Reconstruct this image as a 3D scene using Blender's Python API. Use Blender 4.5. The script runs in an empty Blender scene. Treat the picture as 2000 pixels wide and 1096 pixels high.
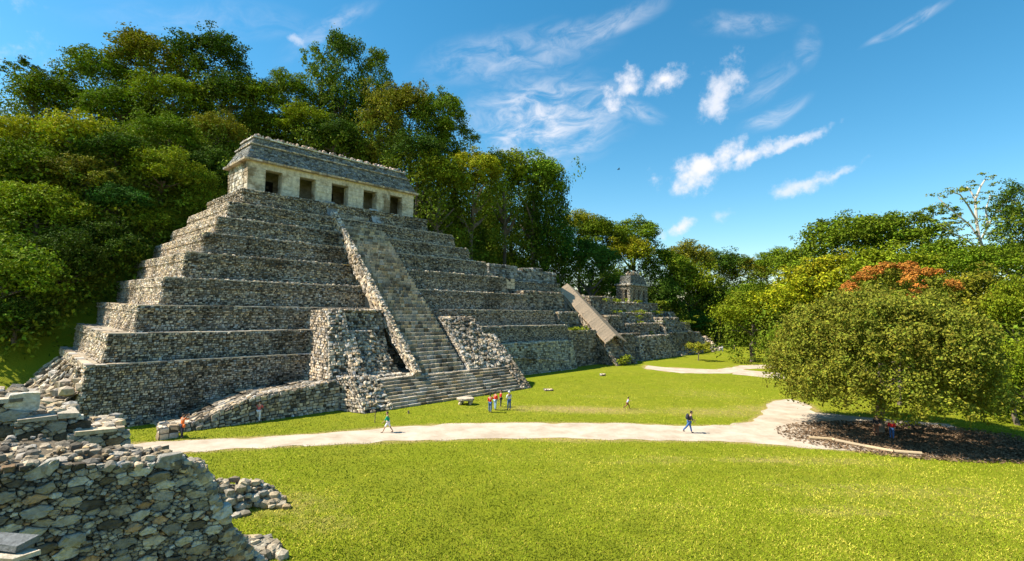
import bpy, bmesh, math, random
import numpy as np
from mathutils import Vector, Matrix, geometry
R = math.radians
random.seed(7); rng = np.random.default_rng(7)
scene = bpy.context.scene
COL = scene.collection
V3 = lambda *a: np.array(a, float)
# ------------------------------------------------------------------ camera
F_PX, CX, CY, YH = 974.0, 1000.0, 548.0, 598.0
roll = math.atan2(44, 1950)
pitch = math.atan2((YH - CY) * math.cos(roll), F_PX)
FW = V3(0, math.cos(pitch), math.sin(pitch)); U0 = V3(0, -math.sin(pitch), math.cos(pitch)); R0 = V3(1, 0, 0)
IR = R0 * math.cos(roll) + U0 * math.sin(roll)
ID = R0 * math.sin(roll) - U0 * math.cos(roll)
EYE = V3(0, 0, 10)
cam_d = bpy.data.cameras.new('camera'); cam = bpy.data.objects.new('camera', cam_d); COL.objects.link(cam)
cam_d.sensor_width = 36; cam_d.lens = F_PX / 2000 * 36; cam_d.clip_start = 0.1; cam_d.clip_end = 12000
m = Matrix(((IR[0], -ID[0], -FW[0], 0), (IR[1], -ID[1], -FW[1], 0), (IR[2], -ID[2], -FW[2], 10), (0, 0, 0, 1)))
cam.matrix_world = m
scene.camera = cam
def ray(px, py):
    d = FW * F_PX + IR * (px - CX) + ID * (py - CY); return d / np.linalg.norm(d)
def at(px, py, y):            # point seen at this bearing, y metres ahead
    d = ray(px, py); return EYE + d * (y / d[1])
def gnd(px, py, z=0.0):       # point on the level z
    d = ray(px, py); return EYE + d * ((z - 10) / d[2])
# ------------------------------------------------------------------ light and sky
SUN_EL, SHADOW_DIR = R(49), V3(0.996, 0.08, 0)      # direction in which shadows fall
sun_d = bpy.data.lights.new('sun', 'SUN'); sun = bpy.data.objects.new('sun', sun_d); COL.objects.link(sun)
sun_d.energy = 5.0; sun_d.angle = R(0.5); sun_d.color = (1.0, 0.92, 0.78)
Ld = Vector((SHADOW_DIR[0] * math.cos(SUN_EL), SHADOW_DIR[1] * math.cos(SUN_EL), -math.sin(SUN_EL)))
sun.rotation_euler = Ld.to_track_quat('-Z', 'Y').to_euler()
sun.location = (-60, 0, 80)
scene.view_settings.view_transform = 'Standard'; scene.view_settings.look = 'None'
scene.view_settings.exposure = 1.0; scene.view_settings.gamma = 1
w = bpy.data.worlds.new('World'); scene.world = w; w.use_nodes = True
nt = w.node_tree; nt.nodes.clear()
class NB:                      # tiny node builder
    def __init__(s, nt): s.nt = nt
    def n(s, t, **k):
        o = s.nt.nodes.new(t)
        for a, b in k.items(): setattr(o, a, b)
        return o
    def l(s, a, b): s.nt.links.new(a, b)
    def put(s, sock, v):
        if hasattr(v, 'is_output'): s.l(v, sock)
        else: sock.default_value = v
    def math(s, op, a, b=0.0, c=None, clamp=False):
        o = s.n('ShaderNodeMath', operation=op, use_clamp=clamp); s.put(o.inputs[0], a); s.put(o.inputs[1], b)
        if c is not None: s.put(o.inputs[2], c)
        return o.outputs[0]
    def vm(s, op, a, b=None, out=0):
        o = s.n('ShaderNodeVectorMath', operation=op); s.put(o.inputs[0], a)
        if b is not None: s.put(o.inputs['Scale'] if op == 'SCALE' else o.inputs[1], b)
        return o.outputs[out]
    def noise(s, vec, scale, detail=4, rough=0.55, dist=0.0, out='Fac'):
        o = s.n('ShaderNodeTexNoise'); s.put(o.inputs['Scale'], scale); o.inputs['Detail'].default_value = detail
        o.inputs['Roughness'].default_value = rough; o.inputs['Distortion'].default_value = dist
        if vec is not None: s.l(vec, o.inputs['Vector'])
        return o.outputs[out]
    def rng(s, v, a, b, c=0.0, d=1.0, smooth=False):
        o = s.n('ShaderNodeMapRange'); o.clamp = True
        if smooth: o.interpolation_type = 'SMOOTHSTEP'
        s.put(o.inputs['Value'], v); o.inputs['From Min'].default_value = a; o.inputs['From Max'].default_value = b
        s.put(o.inputs['To Min'], c); s.put(o.inputs['To Max'], d)
        return o.outputs[0]
    def mix(s, f, a, b, blend='MIX'):
        o = s.n('ShaderNodeMix', data_type='RGBA', blend_type=blend); s.put(o.inputs[0], f); s.put(o.inputs[6], a); s.put(o.inputs[7], b)
        return o.outputs[2]
def c4(c): return (c[0], c[1], c[2], 1.0)
B = NB(nt)
sky = B.n('ShaderNodeTexSky', sky_type='NISHITA'); sky.sun_disc = False
sky.sun_elevation = SUN_EL; sky.sun_rotation = math.atan2(-SHADOW_DIR[0], -SHADOW_DIR[1])
sky.air_density = 1.15; sky.dust_density = 0.25; sky.ozone_density = 3.0; sky.altitude = 300
hsv = B.n('ShaderNodeHueSaturation'); hsv.inputs['Saturation'].default_value = 1.33; hsv.inputs['Value'].default_value = 1.0; hsv.inputs['Hue'].default_value = 0.484
B.l(sky.outputs[0], hsv.inputs['Color'])
tc = B.n('ShaderNodeTexCoord'); D = B.vm('NORMALIZE', tc.outputs['Generated'])
wob = B.vm('SUBTRACT', B.noise(D, 9.0, 6, 0.6, out='Color'), (0.5, 0.5, 0.5))
Dw = B.vm('ADD', D, B.vm('SCALE', wob, 0.075))
wobc = B.vm('SUBTRACT', B.noise(D, 3.0, 3, 0.5, out='Color'), (0.5, 0.5, 0.5))
Dc = B.vm('ADD', D, B.vm('SCALE', wobc, 0.12))
fine = B.noise(D, 26.0, 8, 0.62)
def patch(px, py, rx, ry, ang, Din):   # elliptical bank of cloud round a fixed bearing of the sky; radii in degrees
    c = ray(px, py); a = np.cross(c, (0, 0, 1)); a /= np.linalg.norm(a); b = np.cross(a, c)
    t = R(ang); a2 = a * math.cos(t) + b * math.sin(t); b2 = b * math.cos(t) - a * math.sin(t)
    x = B.math('DIVIDE', B.vm('DOT_PRODUCT', Din, tuple(a2), 1), math.tan(R(rx)))
    y = B.math('DIVIDE', B.vm('DOT_PRODUCT', Din, tuple(b2), 1), math.tan(R(ry)))
    r2 = B.math('ADD', B.math('MULTIPLY', x, x), B.math('MULTIPLY', y, y))
    front = B.math('GREATER_THAN', B.vm('DOT_PRODUCT', D, tuple(c), 1), 0.3)
    return B.math('MULTIPLY', B.math('SUBTRACT', 1.0, B.math('SQRT', r2)), front), x, y
puffs = [(1215,180,2.4,1.3,50,1),(1300,158,2.2,1.1,25,1),(1410,178,2.7,1.5,42,.85),(1375,338,3.2,1.35,5,1),(1400,322,2.6,1.1,50,1),
         (1470,302,3.6,.75,22,.95),(1555,270,2.6,.5,17,.8),(1565,362,2.9,.8,12,.75),(1620,347,1.8,.4,22,.6),(1335,438,1.5,.75,28,.9),(1408,425,.6,.7,60,.4),(1292,458,.7,.7,0,.6),
         (1350,345,2.0,1.4,0,1),(585,85,.9,.4,-20,.5)]
acc = None
for px, py, rx, ry, an, st in puffs:
    e, _, _ = patch(px, py, rx * 1.25, ry * 1.3, an, Dw)
    e = B.math('ADD', e, B.math('MULTIPLY', B.math('SUBTRACT', fine, 0.5), 2.6))
    v = B.math('MULTIPLY', B.rng(e, -0.05, 1.05, smooth=True), st)
    acc = v if acc is None else B.math('MAXIMUM', acc, v)
wisp = None
for px, py, rx, ry, an, st in [(1060,235,11,6.0,8,.66),(1000,110,12,3.2,14,.30),(1160,50,9,1.6,16,.38),(1235,215,5,1.6,-8,.34),(1510,215,3.8,1.3,25,.45),
                               (640,55,7,1.4,38,.30),(1770,30,4.5,.7,16,.42),(1480,150,5,2.0,35,.2),(1440,35,5,1.3,-8,.25),(1560,75,1.4,2.6,0,.2),(450,40,14,2,10,.12)]:
    e, x, y = patch(px, py, rx, ry, an, Dc)
    cb = B.n('ShaderNodeCombineXYZ'); B.l(B.math('MULTIPLY', x, 1.0 * rx / 5), cb.inputs[0]); B.l(B.math('MULTIPLY', y, 1.3 * ry / 3), cb.inputs[1]); cb.inputs[2].default_value = px * .01
    s_ = B.noise(cb.outputs[0], 1.6, 7, 0.62, 0.6)
    v = B.math('MULTIPLY', B.math('MULTIPLY', B.rng(e, 0.0, 0.8, smooth=True), B.rng(s_, 0.30, 0.80, smooth=True)), st * 1.4)
    wisp = v if wisp is None else B.math('MAXIMUM', wisp, v)
bgs = B.n('ShaderNodeBackground'); B.l(hsv.outputs[0], bgs.inputs[0]); bgs.inputs[1].default_value = 0.092
bgc = B.n('ShaderNodeBackground'); bgc.inputs[0].default_value = (0.92, 0.93, 1.0, 1); bgc.inputs[1].default_value = 0.54
ms = B.n('ShaderNodeMixShader')
B.l(B.math('MAXIMUM', acc, wisp, clamp=True), ms.inputs[0]); B.l(bgs.outputs[0], ms.inputs[1]); B.l(bgc.outputs[0], ms.inputs[2])
wo = B.n('ShaderNodeOutputWorld'); B.l(ms.outputs[0], wo.inputs[0])
# ------------------------------------------------------------------ helpers
def mat(name, fn, rough=0.9, spec=0.3):
    mt = bpy.data.materials.new(name); mt.use_nodes = True; b = NB(mt.node_tree); mt.node_tree.nodes.clear()
    bs = b.n('ShaderNodeBsdfPrincipled'); bs.inputs['Roughness'].default_value = rough; bs.inputs['Specular IOR Level'].default_value = spec
    out = b.n('ShaderNodeOutputMaterial'); b.l(bs.outputs[0], out.inputs[0])
    fn(b, bs, out); return mt
def bump(b, bs, h, strength=0.5, dist=0.05):
    o = b.n('ShaderNodeBump'); o.inputs['Strength'].default_value = strength; o.inputs['Distance'].default_value = dist
    b.l(h, o.inputs['Height']); b.l(o.outputs[0], bs.inputs['Normal'])
def attr(b, name, out='Color'):
    o = b.n('ShaderNodeAttribute'); o.attribute_name = name; return o.outputs[out]
def plain(name, col, rough=0.8, vary=0.25, scale=8.0):
    def fn(b, bs, out):
        t = b.n('ShaderNodeTexCoord').outputs['Object']
        b.l(b.mix(b.rng(b.noise(t, scale, 4), .3, .7), c4([x * (1 - vary) for x in col]), c4([min(1, x * (1 + vary)) for x in col])), bs.inputs['Base Color'])
    return mat(name, fn, rough)
def stone_mat(name, stain=(0.10, 0.095, 0.085), amount=0.75, fscale=5.0, lich=(0.34, 0.35, 0.31), bd=0.04, base=(1, 1, 1)):
    def fn(b, bs, out):
        t = b.n('ShaderNodeTexCoord').outputs['Object']
        c = b.mix(1.0, attr(b, 'tint'), c4(base), 'MULTIPLY')
        f = b.noise(t, fscale, 5, .65)
        c = b.mix(1.0, c, b.mix(b.rng(f, .3, .7), (.62, .60, .56, 1), (1.25, 1.23, 1.2, 1)), 'MULTIPLY')
        big = b.noise(t, 0.22, 5, .7, .4)
        c = b.mix(b.math('MULTIPLY', b.rng(big, .50, .66, smooth=True), amount), c, b.mix(1, c, c4([s * 3.2 for s in stain]), 'MULTIPLY'))
        c = b.mix(b.math('MULTIPLY', b.rng(b.noise(t, .9, 4, .6), .58, .7), .35), c, c4(lich))
        b.l(c, bs.inputs['Base Color'])
        bump(b, bs, b.noise(t, fscale * 3, 4, .7), .6, bd)
    return mat(name, fn, .95, .15)
M = {}
M['masonry'] = stone_mat('weathered_masonry')
M['near'] = stone_mat('rubble_stone', fscale=11, bd=.05, amount=.5, lich=(.34, .33, .27))
M['plaster'] = stone_mat('aged_plaster', stain=(.12, .10, .075), amount=.9, fscale=2.2, lich=(.36, .30, .20), bd=.03)
M['roofstone'] = stone_mat('grey_roof_plaster', stain=(.09, .09, .095), amount=.75, fscale=3, lich=(.33, .32, .29))
def new_obj(name, me, mt, parent=None):
    o = bpy.data.objects.new(name, me); COL.objects.link(o)
    if mt is not None and not me.materials: me.materials.append(mt)
    if parent is not None: o.parent = parent
    return o
def tag(o, label=None, cat=None, group=None, kind=None):
    if label: o['label'] = label
    if cat: o['category'] = cat
    if group: o['group'] = group
    if kind: o['kind'] = kind
    return o
def empty(name, loc=(0, 0, 0), rz=0.0):
    o = bpy.data.objects.new(name, None); COL.objects.link(o); o.location = loc; o.rotation_euler = (0, 0, rz); o.empty_display_size = .3; return o
def raw_mesh(name, verts, sizes, idx, tints=None, smooth=False, attrs=None):
    me = bpy.data.meshes.new(name)
    verts = np.asarray(verts, np.float32); sizes = np.asarray(sizes, np.int32); idx = np.asarray(idx, np.int32)
    me.vertices.add(len(verts)); me.vertices.foreach_set('co', verts.ravel())
    me.loops.add(len(idx)); me.loops.foreach_set('vertex_index', idx)
    me.polygons.add(len(sizes)); st = np.zeros(len(sizes), np.int32); st[1:] = np.cumsum(sizes)[:-1]
    me.polygons.foreach_set('loop_start', st); me.polygons.foreach_set('loop_total', sizes)
    me.polygons.foreach_set('use_smooth', np.full(len(sizes), smooth))
    if tints is not None:
        a = me.attributes.new('tint', 'FLOAT_COLOR', 'CORNER')
        t = np.ones((len(idx), 4), np.float32); t[:, :3] = np.repeat(np.asarray(tints, np.float32), sizes, axis=0)
        a.data.foreach_set('color', t.ravel())
    if attrs:
        for k, v in attrs.items():
            a = me.attributes.new(k, 'FLOAT', 'POINT'); a.data.foreach_set('value', np.asarray(v, np.float32))
    me.update(calc_edges=True); me.validate(); return me
class Q:                       # gathers loose quads and triangles with one tint per face
    def __init__(s): s.q = []; s.t = []
    def quads(s, a, c):
        a = np.asarray(a, float).reshape(-1, 4, 3); c = np.broadcast_to(np.asarray(c, float), (len(a), 3)); s.q.append((a, c))
    def tris(s, a, c):
        a = np.asarray(a, float).reshape(-1, 3, 3); c = np.broadcast_to(np.asarray(c, float), (len(a), 3)); s.t.append((a, c))
    def box(s, a, b, c):       # axis-aligned in the local frame
        (x0, y0, z0), (x1, y1, z1) = a, b
        p = lambda x, y, z: (x, y, z)
        s.quads([[p(x0,y0,z0),p(x1,y0,z0),p(x1,y0,z1),p(x0,y0,z1)],[p(x1,y1,z0),p(x0,y1,z0),p(x0,y1,z1),p(x1,y1,z1)],[p(x0,y1,z0),p(x0,y0,z0),p(x0,y0,z1),p(x0,y1,z1)],
                 [p(x1,y0,z0),p(x1,y1,z0),p(x1,y1,z1),p(x1,y0,z1)],[p(x0,y0,z1),p(x1,y0,z1),p(x1,y1,z1),p(x0,y1,z1)],[p(x0,y1,z0),p(x1,y1,z0),p(x1,y0,z0),p(x0,y0,z0)]], c)
    def build(s, name, mt, parent=None, smooth=False):
        V, S, T = [], [], []
        for a, c in s.q: V.append(a.reshape(-1, 3)); S.append(np.full(len(a), 4)); T.append(c)
        for a, c in s.t: V.append(a.reshape(-1, 3)); S.append(np.full(len(a), 3)); T.append(c)
        V = np.concatenate(V); S = np.concatenate(S); T = np.concatenate(T)
        return new_obj(name, raw_mesh(name, V, S, np.arange(len(V)), T, smooth), mt, parent)
STONE = V3(.47, .405, .32); MORTAR = V3(.07, .06, .045)
def tints(n, base=STONE, lo=.35, hi=1.5, warm=.08):
    k = rng.uniform(lo, hi, n) ** 1.0; k = np.where(rng.random(n) < (.16 if hi - lo > .3 else 0), k * .45, k); wv = rng.normal(0, warm if hi - lo > .3 else .015, n)
    return np.clip(base * k[:, None] * np.stack([1 + wv, 1 + wv * .3, 1 - wv], 1), .02, .8)
def masonry(q, p00, p10, p11, p01, ch=.2, sw=.28, dm=.09, base=STONE, miss=.06, jit=.035, mortar=MORTAR, lo=.35, hi=1.5, back=0.0):
    """irregular coursed stones standing proud of a four-cornered face"""
    p00, p10, p11, p01 = [np.asarray(p, float) for p in (p00, p10, p11, p01)]
    N = np.cross(p10 - p00, p01 - p00); N /= np.linalg.norm(N); UU = (p10 - p00) / (np.linalg.norm(p10 - p00) + 1e-9); VV = np.cross(N, UU)
    L = max(np.linalg.norm(p10 - p00), np.linalg.norm(p11 - p01)); Hh = (np.linalg.norm(p01 - p00) + np.linalg.norm(p11 - p10)) / 2
    q.quads([[p00, p10, p11, p01]], mortar)
    n = max(1, int(round(Hh / ch)))
    te = np.linspace(0, 1, n + 1); te[1:-1] += rng.uniform(-.18, .18, n - 1) / n
    f = lambda s, t: ((1 - s) * (1 - t))[:, None] * p00 + (s * (1 - t))[:, None] * p10 + (s * t)[:, None] * p11 + ((1 - s) * t)[:, None] * p01
    for k in range(n):
        m_ = max(1, int(L / sw)); wd = rng.uniform(.45, 1.6, m_); e = np.concatenate([[0], np.cumsum(wd)]); e /= e[-1]
        s0, s1 = e[:-1], e[1:]; g = .02 / L; gt = .02 / Hh
        t0 = np.full(m_, te[k]) + gt; t1 = np.full(m_, te[k + 1]) - gt * .3
        if n > 2:
            t1 = t1 + rng.uniform(-.16, .1, m_) / n
            t1 = np.minimum(t1, 1.0 + .06 / Hh)
        d = np.abs(rng.normal(dm, dm * .5, m_)) + .015
        keep = rng.random(m_) > miss
        s0, s1, t0, t1, d = [a[keep] for a in (s0, s1, t0, t1, d)]; k_ = len(s0)
        if not k_: continue
        b = [f(s0 + g, t0), f(s1 - g, t0), f(s1 - g, t1), f(s0 + g, t1)]
        cen = sum(b) / 4
        fr = []
        for c in b:
            c2 = cen + (c - cen) * (1 - rng.uniform(.02, .34, k_))[:, None] + UU * rng.normal(0, sw * .07, (k_, 1)) + VV * rng.normal(0, ch * .09, (k_, 1))
            fr.append(c2 + N * (d + rng.normal(0, jit, k_))[:, None])
        ti = tints(k_, base, lo, hi)
        q.quads(np.stack(fr, 1), ti)
        for i in range(4):
            j = (i + 1) % 4
            q.quads(np.stack([b[i], b[j], fr[j], fr[i]], 1), ti * .95)
ico = None
def rocks(q, pos, size, base=STONE, lo=.5, hi=1.5, flat=.65):
    """angular broken stones"""
    global ico
    if ico is None:
        bm = bmesh.new(); bmesh.ops.create_icosphere(bm, subdivisions=1, radius=1); bm.verts.ensure_lookup_table()
        ico = (np.array([v.co[:] for v in bm.verts]), np.array([[v.index for v in f_.verts] for f_ in bm.faces])); bm.free()
    iv, fc = ico
    pos = np.asarray(pos, float); n = len(pos); size = np.broadcast_to(np.asarray(size, float), (n,))
    sc = rng.uniform(.6, 1.2, (n, 3)) * [1.1, .85, flat]
    V = iv[None] * rng.uniform(.72, 1.18, (n, len(iv), 1)) * sc[:, None, :]
    V = np.sign(V) * np.abs(V) ** .62 * .92
    a = rng.uniform(0, 2 * math.pi, n); t1 = rng.normal(0, .25, n)
    ca, sa, ct, st = np.cos(a), np.sin(a), np.cos(t1), np.sin(t1)
    x = V[..., 0]; y = V[..., 1] * ct[:, None] - V[..., 2] * st[:, None]; z = V[..., 1] * st[:, None] + V[..., 2] * ct[:, None]
    V = np.stack([x * ca[:, None] - y * sa[:, None], x * sa[:, None] + y * ca[:, None], z], -1) * size[:, None, None] + pos[:, None, :]
    ti = np.repeat(tints(n, base, lo, hi), len(fc), axis=0)
    q.tris(V[:, fc].reshape(-1, 3, 3), ti)
def block(q, u0, u1, v0, v1, z0, z1, bf=.4, bl=.4, br=.4, band=.55, left=True, right=False, top=True, base=STONE, ch=.17, sw=.25, dm=.085, rub=0.6, lo=.42, hi=1.45, miss=.06, sunlit_left_base=None, bandk=1.0):
    """one battered terrace: courses below, a slightly overhanging band on top, trodden ledge with loose stones"""
    zb = z1 - band; k = (zb - z0) / (z1 - z0)
    def ring(t, o=0.0):       # corner points at fraction t of the height, pushed outwards by o
        bfo, blo, bro = bf * (1 - t) + o, bl * (1 - t) + o, br * (1 - t) + o; z = z0 + (z1 - z0) * t
        return V3(u0 - blo, v1, z), V3(u0 - blo, v0 - bfo, z), V3(u1 + bro, v0 - bfo, z), V3(u1 + bro, v1, z)
    A, Bm, Bo, T = ring(0), ring(k), ring(k, .13), ring(1, .10)
    kw = dict(ch=ch, sw=sw, dm=dm, base=base, lo=lo, hi=hi, miss=miss)
    for i, on in ((1, True), (0, left), (2, right)):
        if not on: continue
        k2 = kw if i or sunlit_left_base is None else dict(kw, base=sunlit_left_base, lo=.72, hi=1.3, dm=.045, miss=.015)  # smoother left faces; base colour brightened to paint in the sun on them
        masonry(q, A[i], A[i + 1], Bm[i + 1], Bm[i], **k2)
        if band > 0:
            masonry(q, Bo[i], Bo[i + 1], T[i + 1], T[i], **(dict(kw, base=base * bandk) if i or sunlit_left_base is None else k2))
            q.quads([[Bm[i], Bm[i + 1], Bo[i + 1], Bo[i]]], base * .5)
    if top:
        q.quads([[T[1], T[2], T[3], T[0]]], base * .8)
        n = int((u1 - u0) * 3.2 * rub)
        if n: rocks(q, np.stack([rng.uniform(u0, u1, n), v0 + np.abs(rng.normal(0, .5, n)), np.full(n, z1 + .01)], 1), rng.uniform(.08, .2, n), base, flat=.45)
        if left:
            n = int((v1 - v0) * 3 * rub)
            if n: rocks(q, np.stack([u0 + np.abs(rng.normal(0, .4, n)), rng.uniform(v0, v1, n), np.full(n, z1 + .01)], 1), rng.uniform(.07, .17, n), base, flat=.45)
# local frame of the pyramid: x along its front, y into it
exd = ray(1932, 619); EX = V3(exd[0], exd[1], 0); EX /= np.linalg.norm(EX); EY = V3(-EX[1], EX[0], 0)
ORG = gnd(160, 838); PYR_RZ = math.atan2(EX[1], EX[0])
def Wp(u, v, z=0): return ORG + EX * u + EY * v + V3(0, 0, z)
def loc(p): d = np.asarray(p) - ORG; return d[..., 0] * EX[0] + d[..., 1] * EX[1], d[..., 0] * EY[0] + d[..., 1] * EY[1]
def sstep(x, a, b):
    t = np.clip((x - a) / (b - a), 0, 1); return t * t * (3 - 2 * t)
def hgt(x, y):
    """height of the land: level plaza, hill rising behind the pyramid"""
    x = np.asarray(x, float); y = np.asarray(y, float)
    u = (x - ORG[0]) * EX[0] + (y - ORG[1]) * EX[1]; v = (x - ORG[0]) * EY[0] + (y - ORG[1]) * EY[1]
    vs = 13 + 11 * sstep(u, 60, 105) + 14 * sstep(u, 110, 150)
    d = np.maximum(v - vs, 0)
    cap = np.interp(u, [-60, -15, -6, 5, 19, 50, 62, 92, 130], [12, 24, 31, 39, 50, 55, 50, 34, 14])
    g = d * (.66 + .42 * sstep(d, 14, 34))
    h = cap * (1 - np.exp(-g / cap * (1 + .6 * g / cap)))
    h = h + np.where(d > 4, .5 * np.sin(x * .21 + 1) * np.cos(y * .17), 0)
    h = h + .9 * sstep(v, -12, 3) * sstep(u, 60, 95) * (1 - sstep(u, 150, 190)) * 0
    return h
# ------------------------------------------------------------------ ground, path, soil
def jag(pts, amp=.25, step=.6, closed=True):
    out = []; n = len(pts)
    for i in range(n if closed else n - 1):
        a = np.asarray(pts[i][:2], float); b = np.asarray(pts[(i + 1) % n][:2], float); L = np.linalg.norm(b - a); k = max(1, int(L / step))
        for j in range(k): out.append(a + (b - a) * j / k)
    o = np.array(out); nn = len(o)
    w1 = rng.normal(0, 1, nn); w1 = (np.roll(w1, 1) + w1 * 2 + np.roll(w1, -1)) / 4
    w2 = rng.normal(0, 1, (nn, 2)); w2 = (np.roll(w2, 1, 0) + w2 * 2 + np.roll(w2, -1, 0)) / 4
    return o + w2 * amp
path_px = [(150,876),(245,867),(430,858),(600,849),(757,835),(870,829),(1000,826),(1200,827),(1345,832),(1430,832),(1470,822),(1492,806),(1500,792),(1515,782),(1550,780),(1580,790),(1600,806),(1660,812),(1760,822),(1850,828),(1900,850),
           (1930,880),(1900,897),(1830,894),(1700,883),(1560,872),(1400,862),(1200,859),(1050,856),(900,858),(600,869),(430,879),(248,893),(150,900)]
path_w = [gnd(*p) for p in path_px]
far_px = [(1262,714),(1300,718),(1400,722),(1450,714),(1500,712),(1560,716),(1580,722),(1500,719),(1455,721),(1425,730),(1330,729),(1258,720)]
far_w = [gnd(*p) for p in far_px]
far2_px = [(1440,722),(1520,728),(1560,738),(1560,742),(1500,738),(1430,731)]
def seg_dist(P, poly):
    P = P[:, None, :]; a = np.array([p[:2] for p in poly])[None]; b = np.roll(a, -1, 1)
    ab = b - a; t = np.clip(((P - a) * ab).sum(-1) / (ab ** 2).sum(-1), 0, 1)
    return np.sqrt((((a + ab * t[..., None]) - P) ** 2).sum(-1)).min(1)
def inside(P, poly):
    a = np.array([p[:2] for p in poly]); r = np.zeros(len(P), bool); j = len(a) - 1
    for i in range(len(a)):
        c = ((a[i, 1] > P[:, 1]) != (a[j, 1] > P[:, 1])) & (P[:, 0] < (a[j, 0] - a[i, 0]) * (P[:, 1] - a[i, 1]) / (a[j, 1] - a[i, 1] + 1e-12) + a[i, 0])
        r ^= c; j = i
    return r
xs = np.concatenate([[-6000,-3000,-1500,-800,-450,-300,-220], np.arange(-170,-40,3.), np.arange(-40,60,.5), np.arange(60,200,3.), [230,300,450,800,1500,3000,6000]])
ys = np.concatenate([[-3000,-1000,-300,-100,-40,-10,0,6,12], np.arange(16,74,.5), np.arange(74,220,2.5), [250,300,400,600,1000,2000,4000,8000]])
GX, GY = np.meshgrid(xs, ys); gx = GX.ravel(); gy = GY.ravel(); gz = hgt(gx, gy)
gz = np.where((np.abs(gx) > 800) | (gy > 600), 6, gz)
gP = np.stack([gx, gy], 1)
near = (gy < 110) & (np.abs(gx) < 60) & (gy > 10)
dry = np.zeros(len(gx))
dry[near] = np.exp(-np.minimum(seg_dist(gP[near], path_w), seg_dist(gP[near], far_w)) / .55) * .95
DRY = [(1130,800,9,2.2,.75),(1040,800,3.5,1.5,.6),(1400,805,9,3,.55),(1180,775,8,2.0,.3),(1480,800,4,3,.6),(1750,960,12,2.0,.40),(1600,900,9,1.5,.45),(1100,860,6,.8,.6),(1300,895,5,1.2,.4),(1380,770,9,6,.35),(1900,1000,9,3,.35),(1240,905,8,.6,.35),(980,785,2.5,1.0,.4),(520,985,4.5,2.2,.55),(620,1020,3.5,1.6,.42),(1500,900,5,.8,.6),(1650,1000,5,1.2,.45),(1350,990,4,.8,.3)]
for px, py, ra, rb, s in DRY:
    c = gnd(px, py); dd = ((gx - c[0]) / ra) ** 2 + ((gy - c[1]) / rb) ** 2; dry = np.maximum(dry, s * np.exp(-dd))
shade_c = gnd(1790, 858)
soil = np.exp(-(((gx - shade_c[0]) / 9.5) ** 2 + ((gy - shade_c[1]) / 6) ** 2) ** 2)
nx, ny = len(xs), len(ys)
ii = (np.arange(ny - 1)[:, None] * nx + np.arange(nx - 1)[None]).ravel()
fidx = np.stack([ii, ii + 1, ii + 1 + nx, ii + nx], 1).ravel()
gme = raw_mesh('ground', np.stack([gx, gy, gz], 1), np.full(len(ii), 4), fidx, None, True, {'dry': dry, 'soil': soil})
def f_ground(b, bs, out):
    t = b.n('ShaderNodeTexCoord').outputs['Object']
    fine_ = b.noise(t, 7.5, 6, .75); mid = b.noise(t, .9, 5, .6, .3); big = b.noise(t, .12, 4, .55, .3)
    g = b.mix(b.rng(fine_, .33, .66), (.095, .130, .010, 1), (.27, .28, .020, 1))
    g = b.mix(b.math('MULTIPLY', b.rng(mid, .45, .68), .55), g, (.27, .265, .018, 1))
    g = b.mix(b.math('MULTIPLY', b.rng(big, .45, .62), .55), g, (.17, .21, .008, 1))
    d = b.math('ADD', attr(b, 'dry', 'Fac'), b.math('MULTIPLY', b.math('SUBTRACT', b.noise(t, 1.3, 6, .7), .5), .9))
    g = b.mix(b.rng(d, .25, .85), g, b.mix(fine_, (.27, .20, .075, 1), (.42, .31, .13, 1)))
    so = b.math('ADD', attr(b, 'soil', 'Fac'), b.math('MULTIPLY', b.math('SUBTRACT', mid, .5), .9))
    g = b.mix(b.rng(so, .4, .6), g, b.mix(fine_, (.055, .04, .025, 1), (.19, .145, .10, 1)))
    b.l(g, bs.inputs['Base Color']); bump(b, bs, fine_, .9, .12)
M['ground'] = mat('grass_ground', f_ground, 1, .05)
tag(new_obj('ground', gme, M['ground']), kind='structure')
def sheet(name, poly, z, mt, amp):
    P = jag(poly, amp); tri = geometry.tessellate_polygon([[Vector((p[0], p[1], 0)) for p in P]])
    V = np.column_stack([P, np.full(len(P), z)]); idx = []
    for t_ in tri:
        a, b_, c = [V[i] for i in t_]
        idx += list(t_ if np.cross(b_ - a, c - a)[2] > 0 else t_[::-1])
    return tag(new_obj(name, raw_mesh(name, V, np.full(len(tri), 3), idx), mt), kind='structure')
def f_path(b, bs, out):
    t = b.n('ShaderNodeTexCoord').outputs['Object']
    c = b.mix(b.rng(b.noise(t, .5, 6, .7), .35, .65), (.36, .29, .215, 1), (.53, .445, .35, 1))
    c = b.mix(b.math('MULTIPLY', b.rng(b.noise(t, 6, 5, .8), .55, .75), .5), c, (.36, .28, .19, 1))
    b.l(c, bs.inputs['Base Color']); bump(b, bs, b.noise(t, 14, 4, .7), .5, .03)
M['path'] = mat('pale_gravel', f_path, 1, .05)
sheet('path', path_w, .012, M['path'], .30); sheet('path', far_w, .012, M['path'], .22)
sheet('path', [gnd(*p) for p in far2_px], .008, M['path'], .15)
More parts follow.
